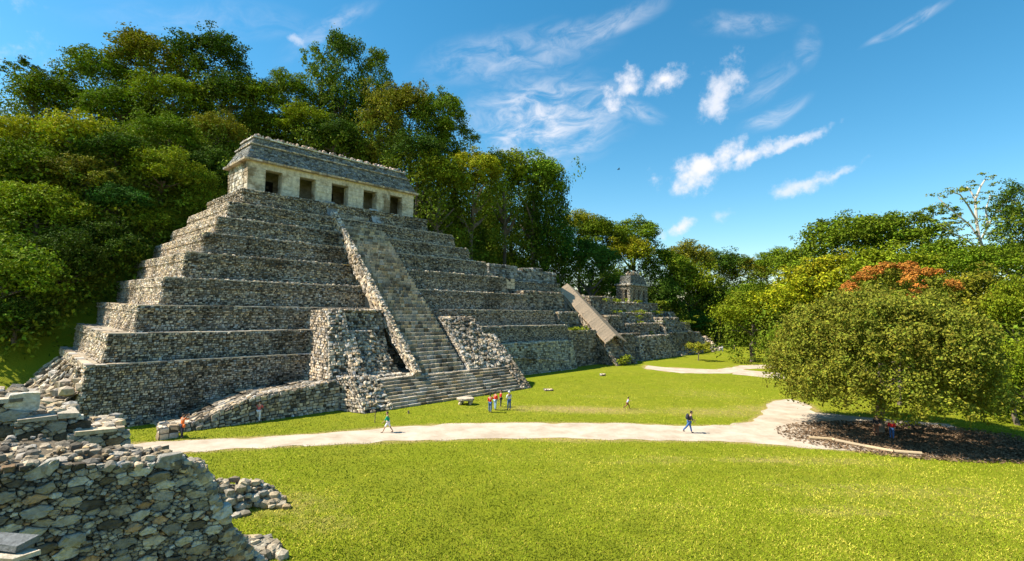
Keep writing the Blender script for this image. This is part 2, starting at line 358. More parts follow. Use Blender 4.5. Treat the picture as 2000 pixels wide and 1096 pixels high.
# leaf litter beneath the big tree
n = 26000
lp = np.stack([shade_c[0] + rng.normal(0, 4.6, n), shade_c[1] + rng.normal(0, 2.9, n)], 1)
e_ = ((lp[:, 0] - shade_c[0]) / 11) ** 2 + ((lp[:, 1] - shade_c[1]) / 6.3) ** 2; lp = lp[e_ < 1]; n = len(lp)
def leaf_quads(P, size, nrm, c, ratio=.55):
    """a lozenge leaf at each point, lying across its own normal"""
    n = len(P); r = rng.normal(size=(n, 3)); a = np.cross(nrm, r); a /= np.linalg.norm(a, axis=1)[:, None] + 1e-9
    b_ = np.cross(nrm, a); b_ /= np.linalg.norm(b_, axis=1)[:, None] + 1e-9; s = np.broadcast_to(size, (n,))[:, None]
    bend = nrm * s * .12
    return np.stack([P - a * s * .5, P - b_ * s * ratio * .5 + bend, P + a * s * .5, P + b_ * s * ratio * .5 + bend], 1)
q = Q(); nn = rng.normal(size=(n, 3)) * .35 + [0, 0, 1]
q.quads(leaf_quads(np.column_stack([lp, np.full(n, .05)]), rng.uniform(.12, .3, n), nn, None), np.clip(V3(.13, .085, .05) * rng.uniform(.4, 2.2, (n, 1)), 0, .5))
def f_tint(b, bs, out): b.l(attr(b, 'tint'), bs.inputs['Base Color'])
M['tint'] = mat('tinted_matte', f_tint, .95, .1)
tag(q.build('leaf_litter', M['tint']), 'brown fallen leaves covering the shaded soil under the big round tree', 'leaf litter', kind='stuff')
# grass blades over the near lawn
n = 430000
gyy = 17 + 62 * rng.random(n) ** 1.9; gxx = rng.uniform(-1.08, 1.08, n) * gyy; P2 = np.stack([gxx, gyy], 1)
keep = (np.abs(gxx) < gyy * 1.08) & ~inside(P2, path_w) & (hgt(gxx, gyy) < .05)
ul, vl = loc(np.column_stack([P2, np.zeros(n)])); keep &= ~((vl > -5.4) & (ul > 4) | (vl > -.8) & (ul > -8) | (vl > -9) & (ul > 17) & (ul < 41.5))
keep &= (((gxx - shade_c[0]) / 10) ** 2 + ((gyy - shade_c[1]) / 5.8) ** 2) > 1
P2 = P2[keep]; n = len(P2); a = rng.uniform(0, 2 * math.pi, n); wv = rng.uniform(.012, .028, n); hh = rng.uniform(.04, .10, n)
dx = np.stack([np.cos(a) * wv, np.sin(a) * wv], 1); ln = rng.normal(0, .05, (n, 2))
base3 = np.column_stack([P2, np.zeros(n)])
T3 = np.stack([base3 - np.column_stack([dx, np.zeros(n)]), base3 + np.column_stack([dx, np.zeros(n)]), base3 + np.column_stack([ln, hh])], 1)
q = Q(); mot = (np.sin(P2[:,0]*.9+1.3*np.sin(P2[:,1]*.5))*np.sin(P2[:,1]*1.1+.8*np.sin(P2[:,0]*.33)) + .7*np.sin(P2[:,0]*.27+P2[:,1]*.21) + .6*np.sin(P2[:,0]*2.7+2*np.sin(P2[:,1]*1.7)))[:, None]
bd_ = np.zeros(n)
for px, py, ra, rb, s_ in DRY: c = gnd(px, py); bd_ = np.maximum(bd_, s_ * np.exp(-((P2[:,0] - c[0]) / ra) ** 2 - ((P2[:,1] - c[1]) / rb) ** 2))
mot = mot + 6.5 * bd_[:, None]; k0 = rng.uniform(.68, 1.22, (n, 1)) * (1 + .17 * np.clip(mot, -2, 1.6)); cc = np.clip(k0 * np.where(rng.random((n, 1)) < .18 + .13 * mot, V3(.40, .35, .05), V3(.212, .258, .013)), 0, 1)
q.tris(T3, cc)
tag(q.build('grass', M['tint']), 'short bright green mown grass of the sunny lawn', 'grass', kind='stuff')
# ------------------------------------------------------------------ pyramid
PINK = V3(.46, .385, .30)
pyr = empty('stepped_pyramid', tuple(ORG), PYR_RZ)
tag(pyr, 'huge grey stepped stone pyramid with nine terraces and steep central stairway', 'pyramid')
cs = [.1, 1.5, 3.7, 5.9, 8.0, 10.1, 11.7, 13.2]; zs = [0, 4.7, 7.0, 9.3, 11.9, 14.6, 17.0, 19.1, 21.2]
rt = [62.0, 61.5, 60.5, 56.0, 53.2, 50.6, 48.0, 46.0]; bk = [19.5, 21.5, 30, 31, 33.5, 32.8, 31.2, 29.8]
for i, c in enumerate(cs):
    q = Q(); bt = .5 if i else .75
    ru = .5 if i < 3 else 1.6
    if i == 0:
        block(q, c, rt[i] - 19, c, bk[i], zs[i] - .05, zs[i + 1], bf=bt, bl=bt, br=0, rub=ru, sunlit_left_base=PINK * 1.45, bandk=.85)
    else:
        block(q, c, rt[i], c, bk[i], zs[i] - .05, zs[i + 1], bf=bt, bl=bt, br=bt, right=True, rub=ru, sunlit_left_base=PINK * 1.45, bandk=.72 if i > 2 else .85, band=.55 if i < 3 else .85, base=STONE * (1 if i < 3 else 1.08))
        if i >= 3:      # a crumbled upper course
            m_ = int((rt[i] - c) * 5); us = rng.uniform(c, rt[i], m_)
            rocks(q, np.stack([us, c + rng.uniform(-.1, .35, m_), zs[i + 1] + rng.uniform(0, .12, m_)], 1), rng.uniform(.09, .24, m_))
    if i < 8:      # thin pale capping course
        e0 = 43 if i == 0 else rt[i]; x = c - .12
        while x < e0:
            w1 = rng.uniform(.5, 1.3); z1 = zs[i + 1] + rng.normal(0, .012); q.box((x, c - .17 + rng.normal(0, .02), z1), (min(x + w1 - .02, e0), c + .35, z1 + .09), tints(1, PINK * 1.15, .8, 1.15)[0]); x += w1
        x = c + .36
        while x < bk[i]: w1 = rng.uniform(.5, 1.3); z1 = zs[i + 1] + rng.normal(0, .012); q.box((c - .17 + rng.normal(0, .02), x, z1), (c + .35, min(x + w1 - .02, bk[i]), z1 + .09), tints(1, PINK * 1.15, .8, 1.15)[0]); x += w1
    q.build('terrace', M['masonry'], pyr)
q = Q(); block(q, 15.2, 42.2, 15.2, 29, 21.15, 23.5, bf=.35, bl=.35, br=.35, right=True, band=.5, rub=.2)
q.quads([[V3(15.2,15.2,21.1),V3(42.2,15.2,21.1),V3(42.2,29,21.1),V3(15.2,29,21.1)]], STONE)
q.build('temple_platform', M['masonry'], pyr)
def steps(q, u0, u1, v0, z0, v1, z1, n, sw=.42, base=STONE, skew=0.0, jit=.05, lo=.5, hi=1.4):
    dv = (v1 - v0) / n; dz = (z1 - z0) / n
    for k in range(n):
        m_ = max(1, int((u1 - u0) / sw)); e = np.concatenate([[0], np.cumsum(rng.uniform(.5, 1.5, m_))]); e = u0 + (u1 - u0) * e / e[-1]
        a, b_ = e[:-1] + .012, e[1:] - .012; j = rng.normal(0, jit, m_); jz = rng.normal(0, jit * .5, m_)
        f0 = np.full(m_, v0 + dv * k) + j; zt = np.full(m_, z0 + dz * (k + 1)) + jz; zb = np.full(m_, z0 + dz * k - .25); bb = np.full(m_, v0 + dv * (k + 1) + .25)
        st = lambda x, y, z: np.stack([x, y, z], 1)
        ti = tints(m_, base, lo, hi)
        q.quads(np.stack([st(a, f0 + .14, zb), st(b_, f0 + .14, zb), st(b_, f0, zt), st(a, f0, zt)], 1), ti)
        q.quads(np.stack([st(a, f0, zt), st(b_, f0, zt), st(b_, bb, zt), st(a, bb, zt)], 1), ti)
        q.quads(np.stack([st(a, bb, zb), st(a, f0, zb), st(a, f0, zt), st(a, bb, zt)], 1), ti)
        q.quads(np.stack([st(b_, f0, zb), st(b_, bb, zb), st(b_, bb, zt), st(b_, f0, zt)], 1), ti)
def slab(q, pts_front, depth_dir, depth, **kw): pass
q = Q()
steps(q, 26.4, 33.0, -5.6, 2.6, 14.1, 21.5, 46, sw=.55, jit=.028, lo=.62, hi=1.25)
masonry(q, (33.0, -5.5, 2.5), (33.0, 15, 20.2), (33.0, 15, 22.4), (33.0, -5.5, 2.9))
q.quads([[V3(33.0, -5.5, 2.3), V3(33.0, 15.2, 15), V3(33.0, 15.2, 22.4), V3(33.0, -5.5, 2.8)], [V3(26.4, 15.2, 15), V3(26.4, -5.5, 2.3), V3(26.4, -5.5, 2.8), V3(26.4, 15.2, 22.4)]], STONE * .7)
q.build('staircase', M['masonry'], pyr)
q = Q()   # balustrade: raised rough strip at the left of the stairs
a0, a1 = V3(25.7, -6.1, 2.45), V3(25.85, 14.2, 21.75); w_ = V3(.66, 0, 0); up = V3(0, -.40, .40)
masonry(q, a0 + up, a0 + w_ + up, a1 + w_ + up, a1 + up, ch=.3, sw=.3, dm=.07, base=PINK * 1.15, miss=.02, lo=.7)
masonry(q, a1 - up * 3, a0 - up * .3, a0 + up, a1 + up, ch=.3, sw=.5, base=PINK * 1.1, lo=.6)
masonry(q, a0 + w_ - up * .3, a1 + w_ - up * .5, a1 + w_ + up, a0 + w_ + up, ch=.3, sw=.5, base=PINK)
masonry(q, a0 - up * .5, a0 + w_ - up * .5, a0 + w_ + up, a0 + up, ch=.3, sw=.4, base=PINK)
m_ = 90; t_ = rng.random(m_)
rocks(q, a0 + up + (a1 - a0) * t_[:, None] + w_ * rng.random((m_, 1)), rng.uniform(.08, .18, m_), PINK, lo=.6)
q.build('balustrade', M['masonry'], pyr)
q = Q()   # broad lower steps and the landing above them
steps(q, 21.4, 39.4, -8.9, -.05, -6.0, 2.5, 9, sw=.9, jit=.03, lo=.7, hi=1.25)
q.build('lower_staircase', M['masonry'], pyr)
q = Q(); q.quads([[V3(18.6, -6.0, 2.52), V3(39.6, -6.0, 2.52), V3(39.6, 1, 2.52), V3(18.6, 1, 2.52)]], V3(.55, .50, .42))
m_ = 260; rocks(q, np.stack([rng.uniform(19, 39.5, m_), rng.uniform(-6, -5.2, m_), np.full(m_, 2.5)], 1), rng.uniform(.06, .16, m_), PINK * 1.2, lo=.8, flat=.4)
q.build('landing', M['masonry'], pyr)
q = Q()   # sloping flank left of the lower steps
masonry(q, (18.6, -8.9, 0), (21.5, -8.9, 0), (21.5, -6.0, 2.8), (18.6, -6.0, 2.8), ch=.3, sw=.34, dm=.13, lo=.5)
masonry(q, (17.2, -5.3, 0), (18.6, -8.9, 0), (18.6, -6.0, 2.8), (17.6, -4.8, 2.9), ch=.28, sw=.34, dm=.1, base=PINK, lo=.6)
masonry(q, (21.5, -8.9, 0), (21.5, -5.4, 0), (21.5, -5.4, 2.8), (21.5, -6.0, 2.8), ch=.28, sw=.34, dm=.05)
q.quads([[V3(18.6,-6,2.8),V3(21.5,-6,2.8),V3(21.5,-3.4,2.8),V3(17.6,-3.4,2.85)]], PINK)
m_ = 60; rocks(q, np.stack([rng.uniform(18, 21, m_), rng.uniform(-5.9, -4.4, m_), np.full(m_, 2.85)], 1), rng.uniform(.1, .22, m_), PINK)
q.build('lower_flank', M['masonry'], pyr)
q = Q()   # big broken sloping mass left of the stairs
masonry(q, (16.7, -5.5, 2.0), (19.2, -5.3, 2.0), (20.8, -.3, 9.1), (18.9, -.1, 9.1), ch=.32, sw=.36, dm=.14, lo=.5)
masonry(q, (16.7, 3, 2.0), (16.7, -5.5, 2.0), (18.9, -.1, 9.1), (18.9, 4.0, 9.1), ch=.3, sw=.36, dm=.1, base=PINK * 1.05, lo=.6)
masonry(q, (19.2, -2.3, 2.5), (25.5, -2.3, 2.5), (25.5, .5, 9.1), (20.0, .5, 9.1), ch=.32, sw=.36, dm=.16)
q.quads([[V3(18.9,-.1,9.1),V3(25.6,.5,9.1),V3(25.6,4,9.1),V3(18.9,4,9.1)]], STONE)
m_ = 170; rocks(q, np.stack([rng.uniform(18.9, 25.4, m_), rng.uniform(0, 1.0, m_), np.full(m_, 9.15)], 1), rng.uniform(.12, .28, m_), PINK)
# inner stage in front of it
masonry(q, (19.1, -5.9, 2.5), (20.5, -5.9, 2.5), (21.1, -1.6, 6.9), (19.7, -1.6, 6.9), ch=.34, sw=.34, dm=.12, base=PINK * 1.15, lo=.75, hi=1.4)
masonry(q, (19.1, -1.6, 2.5), (19.1, -5.9, 2.5), (19.7, -1.6, 6.9), (19.7, -.5, 6.9), ch=.3, sw=.36, dm=.08, base=PINK * 1.1, lo=.7)
masonry(q, (20.5, -5.9, 2.5), (20.5, -4.6, 2.5), (21.1, -.9, 6.4), (21.1, -1.6, 6.9), ch=.3, sw=.36, dm=.06)
masonry(q, (20.5, -4.8, 2.5), (25.3, -4.4, 2.5), (23.6, -1.4, 6.7), (21.1, -1.4, 6.7), ch=.32, sw=.36, dm=.16, lo=.4)
q.quads([[V3(19.7,-1.6,6.9),V3(23.6,-1.4,6.75),V3(23.6,1,6.9),V3(19.7,1,6.9)],[V3(23.6,-1.4,6.7),V3(25.3,-4.4,2.5),V3(25.4,1,2.5),V3(23.6,1,6.8)]], STONE)
m_ = 90; rocks(q, np.stack([rng.uniform(19.8, 23.4, m_), rng.uniform(-1.5, -.5, m_), np.full(m_, 6.95)], 1), rng.uniform(.1, .24, m_), PINK)
m_ = 90; rocks(q, np.stack([rng.uniform(21, 25.2, m_), rng.uniform(-5.4, -4.4, m_), np.full(m_, 2.65)], 1), rng.uniform(.12, .3, m_), STONE)
q.build('broken_buttress', M['masonry'], pyr)
q = Q()   # matching mass right of the stairs, running down to the lawn
P_ = lambda u, z, off=0: (u, -8.4 + 1.047 * z - off, z)
masonry(q, P_(33.6, 2.5), P_(39.4, 2.5), P_(39.6, 8.3), P_(34.2, 8.3), ch=.34, sw=.38, dm=.17, lo=.5)
masonry(q, P_(39.4, -.1, .3), P_(41.3, -.1, .3), P_(41.2, 6.2, .3), P_(39.4, 6.2, .3), ch=.34, sw=.38, dm=.14, lo=.55, base=PINK)
masonry(q, (39.4, -3, 0), P_(39.4, -.1, .3), P_(39.4, 6.2, .3), (39.4, 0, 6.2), ch=.3, sw=.4, dm=.06, base=PINK)
masonry(q, (33.6, 1, 2.5), P_(33.6, 2.5), P_(34.2, 8.3), (34.2, 3.5, 8.3), ch=.3, sw=.4, dm=.08)
masonry(q, P_(41.3, -.1, .3), (41.5, 1, 0), (41.2, 1, 6.2), P_(41.2, 6.2, .3), ch=.3, sw=.4, dm=.08)
masonry(q, P_(39.6, 6.2, 0), (39.6, 2, 6.2), (39.6, 2, 8.3), P_(39.6, 8.3), ch=.3, sw=.4, dm=.05)
q.quads([[V3(34.2,.28,8.3),V3(39.6,.28,8.3),V3(39.6,4.5,8.3),V3(34.2,4.5,8.3)],[V3(39.4,-2.3,6.2),V3(41.2,-2.3,6.2),V3(41.2,2,6.2),V3(39.4,2,6.2)]], STONE)
m_ = 120; rocks(q, np.stack([rng.uniform(34.2, 39.5, m_), rng.uniform(.3, 1.2, m_), np.full(m_, 8.35)], 1), rng.uniform(.12, .26, m_), PINK)
m_ = 160; t_ = rng.random(m_); zt = t_ * 6
rocks(q, np.stack([rng.uniform(39.5, 41.3, m_), -8.8 + 1.047 * zt, zt], 1), rng.uniform(.12, .3, m_), PINK)
q.build('broken_buttress', M['masonry'], pyr)
q = Q()   # low retaining wall sloping up along the foot of the front
pts = [(4.2,.35),(6,.5),(8,1.25),(10.3,2.0),(14.5,2.35),(17.6,2.65)]
for (ua, za), (ub, zb) in zip(pts[:-1], pts[1:]):
    masonry(q, (ua, -5.9, -.05), (ub, -5.9, -.05), (ub, -5.6, zb), (ua, -5.6, za), ch=.26, sw=.36, dm=.1, lo=.5)
    masonry(q, (ua, -5.6, za), (ub, -5.6, zb), (ub, -4.6, zb + .02), (ua, -4.6, za + .02), ch=.3, sw=.4, dm=.06, base=PINK, lo=.7)
    masonry(q, (ua, -4.6, za), (ub, -4.6, zb), (ub, -.3, zb - .5), (ua, -.3, za - .2), ch=.5, sw=.5, dm=.06, lo=.4, hi=1.1)
q.quads([[V3(4.2,-.3,-.05),V3(4.2,-5.9,-.05),V3(4.2,-5.6,.35),V3(4.2,-.3,.2)]], STONE)
m_ = 120; us = rng.uniform(4.2, 17.5, m_); rocks(q, np.stack([us, rng.uniform(-5.6, -4.9, m_), np.interp(us, [p[0] for p in pts], [p[1] for p in pts]) + .03], 1), rng.uniform(.1, .24, m_), PINK)
q.build('retaining_wall', M['masonry'], pyr)
q = Q()   # plinth ledge along the foot of the front
block(q, -.6, 4.4, -1.3, 0, -.1, .28, .1, .1, .1, band=0.001, right=True, rub=.5)
q.build('plinth', M['masonry'], pyr)
q = Q()   # ruined left side: parallel slanting courses and fallen stone
for k, (vv, uo, zt) in enumerate([(1.2,-1.2,4.4),(3.2,-3.0,4.2),(5.4,-3.6,4.1),(7.8,-4.1,4.0),(10.4,-4.6,4.0),(13.2,-4.8,4.0),(16.2,-4.6,4.0)]):
    a = V3(uo, vv, -.1); t2 = V3(-.3, vv + .6, zt); wv = V3(0, .55, 0)
    masonry(q, a + wv, a, t2, t2 + wv, ch=.5, sw=.25, dm=.08, base=PINK * 1.25, lo=.8, miss=0)
    masonry(q, a, V3(.2, vv, -.1), V3(.2, vv + .6, zt), t2, ch=.3, sw=.4, dm=.1)
    masonry(q, V3(.2, vv + .55, -.1), a + wv, t2 + wv, V3(.2, vv + 1.15, zt), ch=.3, sw=.4, dm=.1)
m_ = 620; vv = rng.uniform(0, 20, m_); uu = -rng.uniform(0, 4.6, m_) ; zz = np.clip((4.2 + uu * .95) * rng.uniform(.3, .95, m_), 0.05, 4)
rocks(q, np.stack([uu, vv, zz], 1), rng.uniform(.2, .6, m_), PINK)
q.quads([[V3(-4.9,20,-.1),V3(-4.2,0,-.1),V3(.3,0,3.2),V3(.3,20,3.2)]], STONE * .6)
q.build('ruined_side_courses', M['masonry'], pyr)
# ------------------------------------------------------------------ temple on the top
tm = empty('hilltop_temple', tuple(Wp(28.3, 16.4, 23.5)), PYR_RZ)
tag(tm, 'pale stone temple with five dark doorways and sloping grey roof on top of the pyramid', 'temple')
def sh(pts): return [V3(*p) - V3(28.3, 16.4, 23.5) for p in pts]
WALL = V3(.62, .56, .455)
class TQ(Q):
    def m(s, a, b, c, d, **k): masonry(s, *sh([a, b, c, d]), **k)
wk = dict(ch=.55, sw=.8, dm=.02, base=WALL, miss=0, jit=.01, mortar=WALL * .85, lo=.97, hi=1.03)
doors = [(18.05, 20.1), (22.4, 24.6), (26.9, 29.4), (31.8, 34.0), (36.3, 38.5)]; ux = [15.95] + [x for d in doors for x in d] + [40.6]
for i in range(6):
    a, b_ = ux[2 * i], ux[2 * i + 1]; q = TQ()
    q.m((a, 16.4, 23.5), (b_, 16.4, 23.5), (b_, 16.4, 26.6), (a, 16.4, 26.6), **wk)
    q.m((b_, 16.4, 23.5), (b_, 17.7, 23.5), (b_, 17.7, 26.6), (b_, 16.4, 26.6), **wk)
    q.m((a, 17.7, 23.5), (a, 16.4, 23.5), (a, 16.4, 26.6), (a, 17.7, 26.6), **wk)
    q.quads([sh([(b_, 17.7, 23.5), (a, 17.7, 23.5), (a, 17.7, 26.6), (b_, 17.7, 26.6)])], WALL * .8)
    q.build('pier', M['plaster'], tm)
q = TQ()   # walls: lintel zone, sides, back, inner wall with its doorways
q.m((15.95, 16.4, 26.6), (40.6, 16.4, 26.6), (40.6, 16.4, 27.35), (15.95, 16.4, 27.35), **wk)
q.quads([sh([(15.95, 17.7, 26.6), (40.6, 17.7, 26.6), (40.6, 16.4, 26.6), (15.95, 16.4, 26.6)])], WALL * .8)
wl = dict(wk, base=WALL * 1.02, ch=.4, sw=.5, dm=.04, lo=.75, hi=1.2)
q.m((15.95, 23.6, 23.5), (15.95, 17.72, 23.5), (15.95, 17.72, 27.35), (15.95, 23.6, 27.35), **wl)
q.m((15.95, 17.72, 26.6), (15.95, 16.4, 26.6), (15.95, 16.4, 27.35), (15.95, 17.72, 27.35), **wl)
q.m((40.6, 17.72, 23.5), (40.6, 23.6, 23.5), (40.6, 23.6, 27.35), (40.6, 17.72, 27.35), **wl)
q.m((40.6, 16.4, 26.6), (40.6, 17.72, 26.6), (40.6, 17.72, 27.35), (40.6, 16.4, 27.35), **wl)
q.m((40.6, 23.6, 23.5), (15.95, 23.6, 23.5), (15.95, 23.6, 27.35), (40.6, 23.6, 27.35), **wl)
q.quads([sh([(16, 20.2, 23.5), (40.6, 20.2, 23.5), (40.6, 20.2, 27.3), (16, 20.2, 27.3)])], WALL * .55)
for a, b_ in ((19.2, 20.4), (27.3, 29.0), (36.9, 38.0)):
    q.quads([sh([(a, 20.18, 23.5), (b_, 20.18, 23.5), (b_, 20.18, 26.0), (a, 20.18, 26.0)])], V3(.03, .028, .025))  # near-black panels paint the unlit depth of the inner doorways
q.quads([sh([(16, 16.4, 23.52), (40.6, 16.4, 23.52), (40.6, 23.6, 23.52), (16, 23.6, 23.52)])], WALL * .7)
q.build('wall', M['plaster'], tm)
q = TQ()   # cornice at the eaves
z_, z2 = 27.35, 27.62
def frus(q, lo4, hi4, zl, zh, k):
    (a0, a1, b0, b1), (c0, c1, d0, d1) = lo4, hi4
    q.m((a0, b0, zl), (a1, b0, zl), (c1, d0, zh), (c0, d0, zh), **k); q.m((a0, b1, zl), (a0, b0, zl), (c0, d0, zh), (c0, d1, zh), **k)
    q.m((a1, b0, zl), (a1, b1, zl), (c1, d1, zh), (c1, d0, zh), **k); q.m((a1, b1, zl), (a0, b1, zl), (c0, d1, zh), (c1, d1, zh), **k)
RS = V3(.30, .30, .28); ck = dict(ch=.3, sw=.7, dm=.03, base=PINK * 1.2, miss=0, jit=.015, lo=.75, hi=1.2)
frus(q, (15.4, 41.1, 15.85, 24.1), (15.35, 41.15, 15.8, 24.15), z_, z2, ck)
q.quads([sh([(15.4, 24.1, z_), (41.1, 24.1, z_), (41.1, 15.85, z_), (15.4, 15.85, z_)]), sh([(15.35, 15.8, z2), (41.15, 15.8, z2), (41.15, 24.15, z2), (15.35, 24.15, z2)])], PINK)
q.build('cornice', M['plaster'], tm)
q = TQ(); rk = dict(ch=.26, sw=.4, dm=.025, base=RS * .85, miss=.0, jit=.01, lo=.55, hi=1.35)
frus(q, (15.6, 40.9, 16.05, 23.9), (16.55, 40.0, 17.25, 22.8), z2, 29.7, rk)
frus(q, (16.35, 40.2, 17.05, 23.0), (16.35, 40.2, 17.05, 23.0), 29.7, 29.9, dict(rk, base=PINK * 1.1, lo=.8, hi=1.2))
q.quads([sh([(16.35, 23.0, 29.7), (40.2, 23.0, 29.7), (40.2, 17.05, 29.7), (16.35, 17.05, 29.7)]), sh([(16.35, 17.05, 29.9), (40.2, 17.05, 29.9), (40.2, 23.0, 29.9), (16.35, 23.0, 29.9)])], RS)
frus(q, (16.55, 40.0, 17.3, 22.8), (17.0, 39.6, 17.8, 22.3), 29.9, 30.8, rk)
q.build('roof', M['roofstone'], tm)
q = TQ(); frus(q, (16.8, 39.75, 17.6, 22.5), (16.8, 39.75, 17.6, 22.5), 30.8, 31.0, dict(ck, base=V3(.78, .70, .60)))
q.quads([sh([(16.8, 17.6, 31), (39.75, 17.6, 31), (39.75, 22.5, 31), (16.8, 22.5, 31)]), sh([(16.8, 22.5, 30.8), (39.75, 22.5, 30.8), (39.75, 17.6, 30.8), (16.8, 17.6, 30.8)])], V3(.5, .46, .4))
m_ = 46; us = np.linspace(17, 39.5, m_) + rng.normal(0, .08, m_)
rocks(q, np.array(sh([(u_, 17.8 + rng.normal(0, .06), 31.1) for u_ in us])), rng.uniform(.16, .32, m_), V3(.62, .48, .42), lo=.7, hi=1.2, flat=1.2)
rocks(q, np.array(sh([(17.0 + rng.normal(0, .1), v_, 31.05) for v_ in np.linspace(18, 22.3, 9)])), .18, V3(.50, .40, .36), lo=.7, hi=1.2, flat=.9)
q.build('roof_crest', M['plaster'], tm)
q = TQ()   # short stair up the platform with two plain slabs beside it
steps(q, -2.2, 3.6, -1.9, -2.1, -.2, .15, 6, sw=.8, base=STONE)
q.build('entrance_steps', M['masonry'], tm)
for uu in (25.6, 32.4):
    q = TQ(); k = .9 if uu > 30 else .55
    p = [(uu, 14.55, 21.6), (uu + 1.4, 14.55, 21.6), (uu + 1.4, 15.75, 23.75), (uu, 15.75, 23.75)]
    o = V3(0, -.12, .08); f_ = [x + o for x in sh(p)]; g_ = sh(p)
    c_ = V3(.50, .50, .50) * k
    q.quads([f_] + [[g_[i], g_[(i + 1) % 4], f_[(i + 1) % 4], f_[i]] for i in range(4)], c_)
    q.build('entrance_slab', M['plaster'], tm)
# ------------------------------------------------------------------ neighbouring ruin with the covered stair
ru = empty('ruined_temple', tuple(Wp(63, 0, 0)), PYR_RZ)
tag(ru, 'low ruined terraced temple with a rounded wall end, joined to the pyramid at right', 'ruin')
class RQ(Q):
    def __init__(s, ox): super().__init__(); s.ox = ox
    def sh(s):
        s.q = [(a - V3(s.ox, 0, 0), c) for a, c in s.q]; s.t = [(a - V3(s.ox, 0, 0), c) for a, c in s.t]; return s
LICH = V3(.47, .455, .38)
q = RQ(63)  # rounded lower terrace in smoother, lichen-pale stone
N_ = 9; prof = [(43.2, 0.0)] + [(60.3 + 3.2 * math.sin(t), 3.2 - 3.2 * math.cos(t)) for t in np.linspace(0, math.pi / 2, N_)] + [(63.5, 6)]
prof_b = [(43.2, -.7)] + [(60.5 + 3.9 * math.sin(t), 3.2 - 3.9 * math.cos(t)) for t in np.linspace(0, math.pi / 2, N_)] + [(64.4, 6)]
for (a, b_, c, d) in zip(prof_b[:-1], prof_b[1:], prof[1:], prof[:-1]):
    masonry(q, (*a, -.1), (*b_, -.1), (*c, 4.68), (*d, 4.68), ch=.3, sw=.42, dm=.05, base=LICH, lo=.6, hi=1.2, miss=.02)
q.quads([[V3(43,0,4.68),V3(60.3,0,4.68),V3(63.4,3,4.68),V3(43,6,4.68)]], LICH)
for k in range(14):   # slanting ledge
    u = 43.5 + k * 1.15; z = 2.9 - k * .11
    rocks(q, [(u + .5 * j, -.65 + .15 * z / 4, z + rng.normal(0, .04)) for j in range(3)], .26, PINK * 1.2, flat=.35)
q.sh().build('rounded_terrace', M['masonry'], ru)
dk = dict(base=STONE * .72, ch=.3, sw=.45)
for (u0, u1, v0, v1, z0, z1) in [(62,69.9,1.5,8,-.1,6.1),(62,67.6,3.7,12,6.0,9.2),(56,66.3,6.2,16,9.1,12.6)]:
    q = RQ(63); block(q, u0, u1, v0, v1, z0, z1, bf=.5, bl=.3, br=.5, right=True, left=True, rub=2.2, band=.4, **dk)
    q.sh().build('terrace', M['masonry'], ru)
for (u0, u1, v0, v1, z0, z1) in [(77,85,1.0,12,-.1,5.2),(77,82,3.5,14,5.1,8.6),(76,84,7,20,8.5,12.3),(70.2,76.5,10.6,18,-.1,12.7)]:
    q = RQ(63); block(q, u0, u1, v0, v1, z0, z1, bf=.7, bl=.3, br=.6, right=True, rub=2.6, band=.35, **dk)
    q.sh().build('terrace', M['masonry'], ru)
q = RQ(63)  # remains of the building: low walls of unequal height
for (u0, u1, z1, v0) in [(52,58.6,17.0,10.5),(58.6,60.2,16.4,10.7),(60.2,63.5,16.8,10.4),(63.5,66,17.1,10.8),(66,69.5,16.5,10.5)]:
    block(q, u0, u1, v0, v0 + 4, 14.3, z1, bf=.3, bl=.2, br=.25, right=True, band=.5, base=V3(.30,.30,.28), rub=3, dm=.07, ch=.35, sw=.6)
block(q, 51.5, 69.7, 9.6, 16, 12.5, 14.4, bf=.2, bl=.2, br=.2, right=True, band=.3, base=V3(.42,.39,.31), rub=1.5)
block(q, 54.6, 56.7, 9.0, 9.6, 12.9, 14.6, bf=.02, bl=.02, br=.02, right=True, band=.0, base=V3(.75,.62,.42), ch=.5, sw=.9, dm=.02, lo=.9, hi=1.1, rub=0)
q.sh().build('ruined_wall', M['masonry'], ru)
q = RQ(63)
steps(q, 71.3, 76.6, -2.4, -.1, 9.5, 12.2, 36, sw=.6)
for uu in (70.6, 76.6):
    masonry(q, (uu, -2.9, 0), (uu + .8, -2.9, 0), (uu + .8, 9.3, 12.6), (uu, 9.3, 12.6), ch=.4, sw=.4, dm=.08, base=PINK * 1.1, lo=.7)
    masonry(q, (uu, 9.5, 0), (uu, -2.9, 0), (uu, -2.8, .3), (uu, 9.3, 12.6), ch=.4, sw=.4, dm=.05)
    masonry(q, (uu + .8, -2.9, 0), (uu + .8, 9.5, 0), (uu + .8, 9.3, 12.6), (uu + .8, -2.8, .3), ch=.4, sw=.4, dm=.05)
q.sh().build('side_stair', M['masonry'], ru)
# thatched shelter along that stair
def f_thatch(b, bs, out):
    t = b.n('ShaderNodeTexCoord').outputs['Object']; mp = b.n('ShaderNodeMapping'); b.l(t, mp.inputs[0]); mp.inputs['Scale'].default_value = (6, 1.2, 1.2)
    f = b.noise(mp.outputs[0], 3.0, 6, .75)
    b.l(b.mix(b.rng(f, .3, .7), (.22, .155, .10, 1), (.60, .46, .32, 1)), bs.inputs['Base Color']); bump(b, bs, f, .8, .08)
M['thatch'] = mat('bleached_thatch', f_thatch, 1, .05)
M['wood'] = plain('grey_timber', (.16, .12, .085), vary=.4)
cn = empty('shelter', tuple(Wp(73.5, 4, 0)), PYR_RZ)
tag(cn, 'long sloping thatched shelter roof on posts over the stair of the right-hand ruin', 'shelter')
top_v, top_z, bot_v, bot_z = 10.4, 14.0, -.6, 4.6
o_ = V3(73.5, 4, 0); nseg = 26
q = Q()
